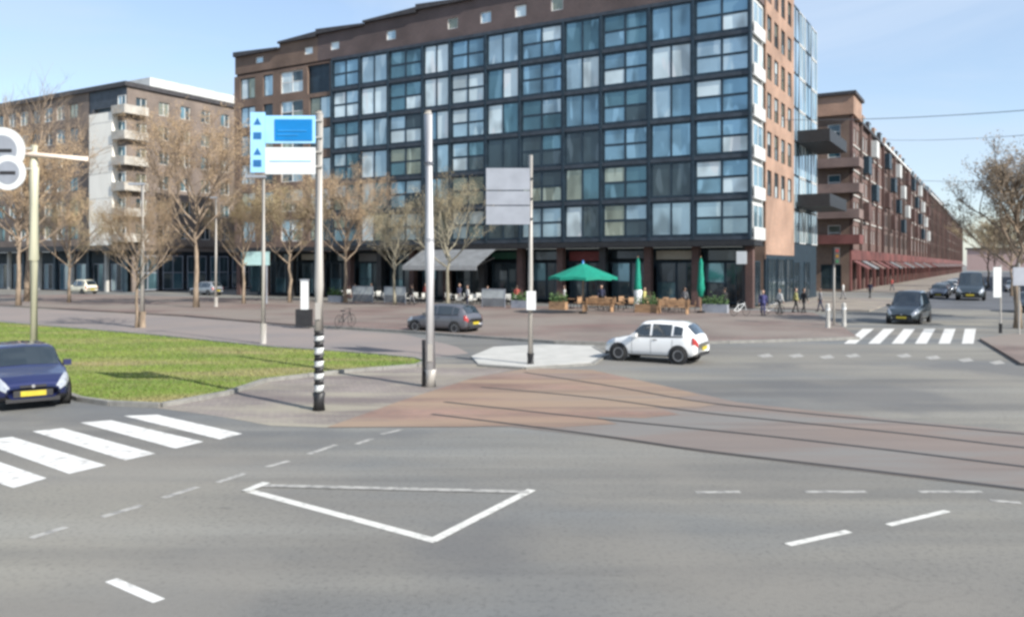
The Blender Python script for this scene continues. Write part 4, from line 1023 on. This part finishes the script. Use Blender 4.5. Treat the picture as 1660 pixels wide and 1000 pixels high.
for i, (px, off) in enumerate([(925, -8), (962, -6.5), (990, -9), (1015, -6), (1060, -8.2), (1085, -6.2), (1105, -8.8)]):
    p = line_pt(px, off); a = rc.uniform(0, 6.28)
    where = ['wooden table below the open parasol, left edge', 'wooden table below the open parasol, middle', 'wooden table below the open parasol, right edge', 'wooden table left of the white sleeved parasol', 'wooden table right of the white sleeved parasol', 'wooden table midway between both closed parasols', 'wooden table left of the unsleeved closed parasol'][i]
    use(td, p, a, where)
    for k in range(4):
        b = a + k * 1.57; use(wd_, p + Vector((math.cos(b) * .75, math.sin(b) * .75, 0)), b - R(90), 'wooden chair, %s side of %s' % (side_word(b), where))
# wind screens, planters
def wind_screen(px, off, w, lab):
    p = line_pt(px, off); o = thing('wind_screen', lab, 'wind screen', p, ANG, 'glass wind screens on the terrace')
    part('frame', MB().box(-w / 2, -w / 2 + .05, -.03, .03, 0, 1.5).box(w / 2 - .05, w / 2, -.03, .03, 0, 1.5).box(-w / 2 + .05, w / 2 - .05, -.03, .03, 1.45, 1.5), signg, o)
    part('panel', MB().box(-w / 2 + .05, w / 2 - .05, -.01, .01, .75, 1.45), mat('frosted', (.42, .45, .45), .4, scale=1.5, var=.2), o)
    part('lower_panel', MB().box(-w / 2 + .05, w / 2 - .05, -.015, .015, .08, .74), greyc, o)
for i, px in enumerate((588, 640)): wind_screen(px, -8.5, 2.4, ['frosted wind screen on the terrace, left one', 'frosted wind screen on the terrace, nearer the white pole'][i])
for i, px in enumerate((800,)): wind_screen(px, -10, 2.2, 'frosted wind screen left of the grey board pole')
leafm = mat('planter_leaves', (.05, .10, .03), .8, scale=3, var=.5)
def planter(px, off, w, m, lab):
    p = line_pt(px, off); o = thing('planter', lab, 'planter', p, ANG, 'planters round the terrace')
    part('box', MB().box(-w / 2, w / 2, -.25, .25, 0, .6), m, o)
    f = MB(); rr_ = random.Random(px)
    for _ in range(260):
        c = Vector((rr_.uniform(-w / 2, w / 2), rr_.gauss(0, .14), .62 + abs(rr_.gauss(0, .28)))); a = Vector((rr_.uniform(-1, 1), rr_.uniform(-1, 1), rr_.uniform(-.3, 1))).normalized() * .11; b = a.orthogonal().normalized() * .045
        f.add([c - a, c + b, c + a, c - b], [(0, 1, 2, 3)])
    part('foliage', f, leafm, o)
planter(845, -9.5, 1.6, signg, 'grey planter beside the grey board pole'); planter(905, -10, 1.4, wood, 'wooden planter left of the open green parasol')
planter(1050, -10.4, 1.8, wood, 'wooden planter in front of the white sleeved parasol'); planter(1160, -8, 1.8, signg, 'grey planter right of the parasols'); planter(545, -9, 1.6, signg, 'grey planter at the left end of the terrace')
for i, (px, off, lab) in enumerate(((970, -11, 'timber terrace bench under the open green parasol'), (1090, -11, 'timber terrace bench between the closed parasols'))):
    p = line_pt(px, off); o = thing('terrace_bench', lab, 'bench', p, ANG)
    for k in range(3): part('slat', MB().box(-1.2, 1.2, -.22 + k * .15, -.1 + k * .15, .44, .48), wood, o)
    for k in range(3): part('back_slat', MB().box(-1.2, 1.2, .24, .28, .56 + k * .15, .68 + k * .15), wood, o)
    for s in (-1, 1): part('leg', MB().box(s * 1.05 - .04, s * 1.05 + .04, -.2, .28, 0, .44), wood, o); part('back_post', MB().box(s * 1.05 - .04, s * 1.05 + .04, .20, .24, .48, 1.0), wood, o)

# bicycles
def make_bike(lab, m, loc, rz):
    o = thing('bicycle', lab, 'bicycle', loc, rz)
    wm = MB(); n = 22
    for k in range(n):
        a, b = 2 * math.pi * k / n, 2 * math.pi * (k + 1) / n
        wm.tube([(.34 * math.cos(a), 0, .34 * math.sin(a)), (.34 * math.cos(b), 0, .34 * math.sin(b))], .018, 4, caps=False)
    for k in range(8):
        a = math.pi * k / 8; wm.tube([(-.33 * math.cos(a), 0, -.33 * math.sin(a)), (.33 * math.cos(a), 0, .33 * math.sin(a))], .004, 3, caps=False)
    me = wm.mesh('wheel', tyre)
    for x_ in (-.55, .55): link('wheel', me, o, (x_, 0, .36))
    f = MB()
    for a, b in (((-.55, .36), (-.15, .32)), ((-.15, .32), (.38, .78)), ((-.22, .82), (-.15, .32)), ((-.2, .72), (.36, .82)), ((-.55, .36), (-.2, .72)), ((.55, .36), (.36, .92))):
        f.tube([(a[0], 0, a[1]), (b[0], 0, b[1])], .022, 6)
    part('frame', f, m, o); part('saddle', MB().box(-.34, -.1, -.07, .07, .9, .96), trim, o); part('seat_post', MB().tube([(-.22, 0, .8), (-.24, 0, .92)], .015, 6), rimm, o)
    part('handlebar', MB().tube([(.2, -.28, 1.02), (.36, -.1, 1.02), (.36, .1, 1.02), (.2, .28, 1.02)], .015, 6).tube([(.36, 0, .9), (.36, 0, 1.02)], .015, 6), trim, o)
    return o
make_bike('white bicycle parked at the right end of the terrace', signw, G(1200, 512, .1), .5)
make_bike('dark bicycle parked on the plaza right of the banded pole', black, G(560, 531, .1), 1.1)
make_bike('silver bicycle parked by the wall right of the terrace', rimm, G(1252, 511, .1), .2)

# ------------------------------------------------------------------ people
def skinned(name, J, E, m, parent, lvl=2):
    me = bpy.data.meshes.new(name); me.from_pydata([j[:3] for j in J], E, []); me.materials.append(m)
    o = link(name, me, parent); mo = o.modifiers.new('skin', 'SKIN')
    for i, v in enumerate(me.skin_vertices[0].data if me.skin_vertices else []): v.radius = (J[i][3], J[i][4] if len(J[i]) > 4 else J[i][3])
    if not me.skin_vertices:
        o.modifiers.remove(mo); bpy.context.view_layer.objects.active = o
        mo = o.modifiers.new('skin', 'SKIN')
    return o
def person(lab, loc, rz, top, legs, step=.18, h=1.72, cat='person'):
    o = thing('person', lab, cat, loc, rz, None); s = h / 1.75
    body = MB()
    # head with nose and ears, neck, hands: one continuous lathe-like surface built from chained rings
    def ring_tube(mb, pts, n=10, mi=0): mb.tube([p[:3] for p in pts], [p[3] for p in pts], n, mi)
    body.tube([(0, 0, 1.36), (0, 0, 1.50), (0, .01, 1.54), (0, .015, 1.60), (0, .012, 1.68), (0, .0, 1.74), (0, -.01, 1.765)], [.07, .052, .07, .088, .09, .06, .02], 12, 0)
    body.add([(-.014, .095, 1.62), (.014, .095, 1.62), (0, .12, 1.625), (0, .095, 1.66)], [(0, 1, 2), (1, 3, 2), (3, 0, 2)], 0)
    for sx in (-1, 1):
        body.tube([(sx * .09, .0, 1.60), (sx * .105, -.01, 1.63), (sx * .09, -.01, 1.66)], [.01, .018, .008], 6, 0)
        ya = sx * step * .9
        body.tube([(sx * .26, ya * .9, .86), (sx * .265, ya, .82), (sx * .265, ya + .02, .77)], [.026, .034, .02], 7, 0)
        for f in range(4): body.tube([(sx * .265, ya + .03 - f * .018, .78), (sx * .262, ya + .035 - f * .018, .72 + .005 * abs(f - 1))], [.009, .007], 5, 0)
        body.tube([(sx * .255, ya + .035, .82), (sx * .24, ya + .06, .77)], [.011, .008], 5, 0)
    b = part('body', body, skin, o, smooth=True)
    tp_ = MB(); tp_.tube([(0, 0, .84), (0, 0, .95), (0, 0, 1.1), (0, 0, 1.28), (0, 0, 1.40), (0, 0, 1.46)], [.17, .165, .155, .19, .165, .06], 14)
    tp_.v = [(x_ * 1.12, y_ * .68, z_) for x_, y_, z_ in tp_.v]
    for sx in (-1, 1):
        ya = sx * step * .9
        tp_.tube([(sx * .15, 0, 1.40), (sx * .215, 0, 1.36), (sx * .24, ya * .35, 1.10), (sx * .26, ya * .9, .86)], [.06, .062, .05, .036], 9)
    part('jacket', tp_, top, o, smooth=True)
    lg = MB(); lg.tube([(0, 0, .96), (0, 0, .88), (0, 0, .80)], [.14, .155, .12], 12)
    for sx in (-1, 1):
        yf = -sx * step
        lg.tube([(sx * .085, 0, .88), (sx * .09, yf * .55 + .02, .48), (sx * .09, yf - (.06 if yf < 0 else 0), .10)], [.092, .062, .045], 10)
    part('trousers', lg, legs, o, smooth=True)
    for sx in (-1, 1):
        yf = -sx * step - (.06 if -sx * step < 0 else 0)
        part('shoe', MB().tube([(sx * .09, yf - .07, .05), (sx * .09, yf + .05, .05), (sx * .09, yf + .19, .035)], [.045, .05, .025], 8), trim, o, smooth=True)
    part('hair', MB().tube([(0, -.035, 1.58), (0, -.035, 1.66), (0, -.02, 1.74), (0, -.01, 1.79)], [.075, .098, .085, .03], 12), mat('brown_hair', (.06, .04, .03), .8), o, smooth=True)
    o.scale = (s, s, s); return o
cj = lambda n_, c: mat(n_, c, .85, scale=8, var=.15)
navy = cj('navy_cloth', (.03, .035, .07)); yel = cj('yellow_cloth', (.45, .42, .16)); blk = cj('black_cloth', (.02, .02, .022)); pur = cj('blue_violet_cloth', (.06, .06, .17)); wht = cj('white_cloth', (.6, .6, .58)); red = cj('red_cloth', (.3, .06, .05)); gry = cj('grey_cloth', (.2, .2, .21))
person('person in a blue violet coat standing at the corner of the large block', G(1237, 512, .1), 2.8, pur, pur, .05)
person('person in a pale top walking past the corner', G(1264, 508, .1), 1.8, wht, blk)
person('person in a yellow jacket walking past the corner', G(1290, 506, .1), -1.7, yel, blk)
person('person in black beside the one in yellow', G(1303, 507, .1), -1.2, blk, blk)
person('person in a grey coat near the traffic light', G(1330, 505, .1), 1.2, gry, navy)
person('person in red walking along the receding street shopfronts', L2W(4.5, 56, .1), .5, red, navy)
person('person in a white shirt standing at the terrace behind the grey car', line_pt(758, -9.5), 2.0, wht, navy, .05)
person('person in dark clothes walking on the terrace left of the white pole', line_pt(668, -9), 1.2, blk, gry)

for i, (px, off, c1, c2, lab) in enumerate(((575, -7.5, gry, navy, 'person in a grey coat at the left end of the terrace'), (602, -5, blk, blk, 'person in black between the frosted wind screens'), (690, -5, red, blk, 'person in red just left of the tall white pole'),
        (745, -6.5, navy, gry, 'person in a navy jacket under the grey awning'), (790, -7, wht, navy, 'person in a white top at the right end of the awning'), (838, -6, red, navy, 'person in red left of the grey board pole'),
        (915, -5.5, wht, blk, 'person in white behind the left edge of the open green parasol'), (975, -5, navy, blk, 'person in navy behind the right edge of the open green parasol'), (1045, -4.5, yel, navy, 'person in yellow right of the white sleeved parasol'),
        (1110, -5, gry, blk, 'person in grey left of the unsleeved closed parasol'), (1175, -6, blk, navy, 'person in black by the grey planter right of the parasols'), (470, -6, navy, blk, 'person in navy walking on the plaza left of the cabinet'))):
    person(lab, line_pt(px, off), i * 1.3, c1, c2, .04 + .12 * (i % 2), 1.62 + .05 * (i % 4))
person('person in white walking on the pavement beyond the bollards', L2W(3.5, 22, .1), 1.0, wht, gry)
person('person in navy walking past the glass part of the block', L2W(5.5, 26, .1), -1.0, navy, blk)
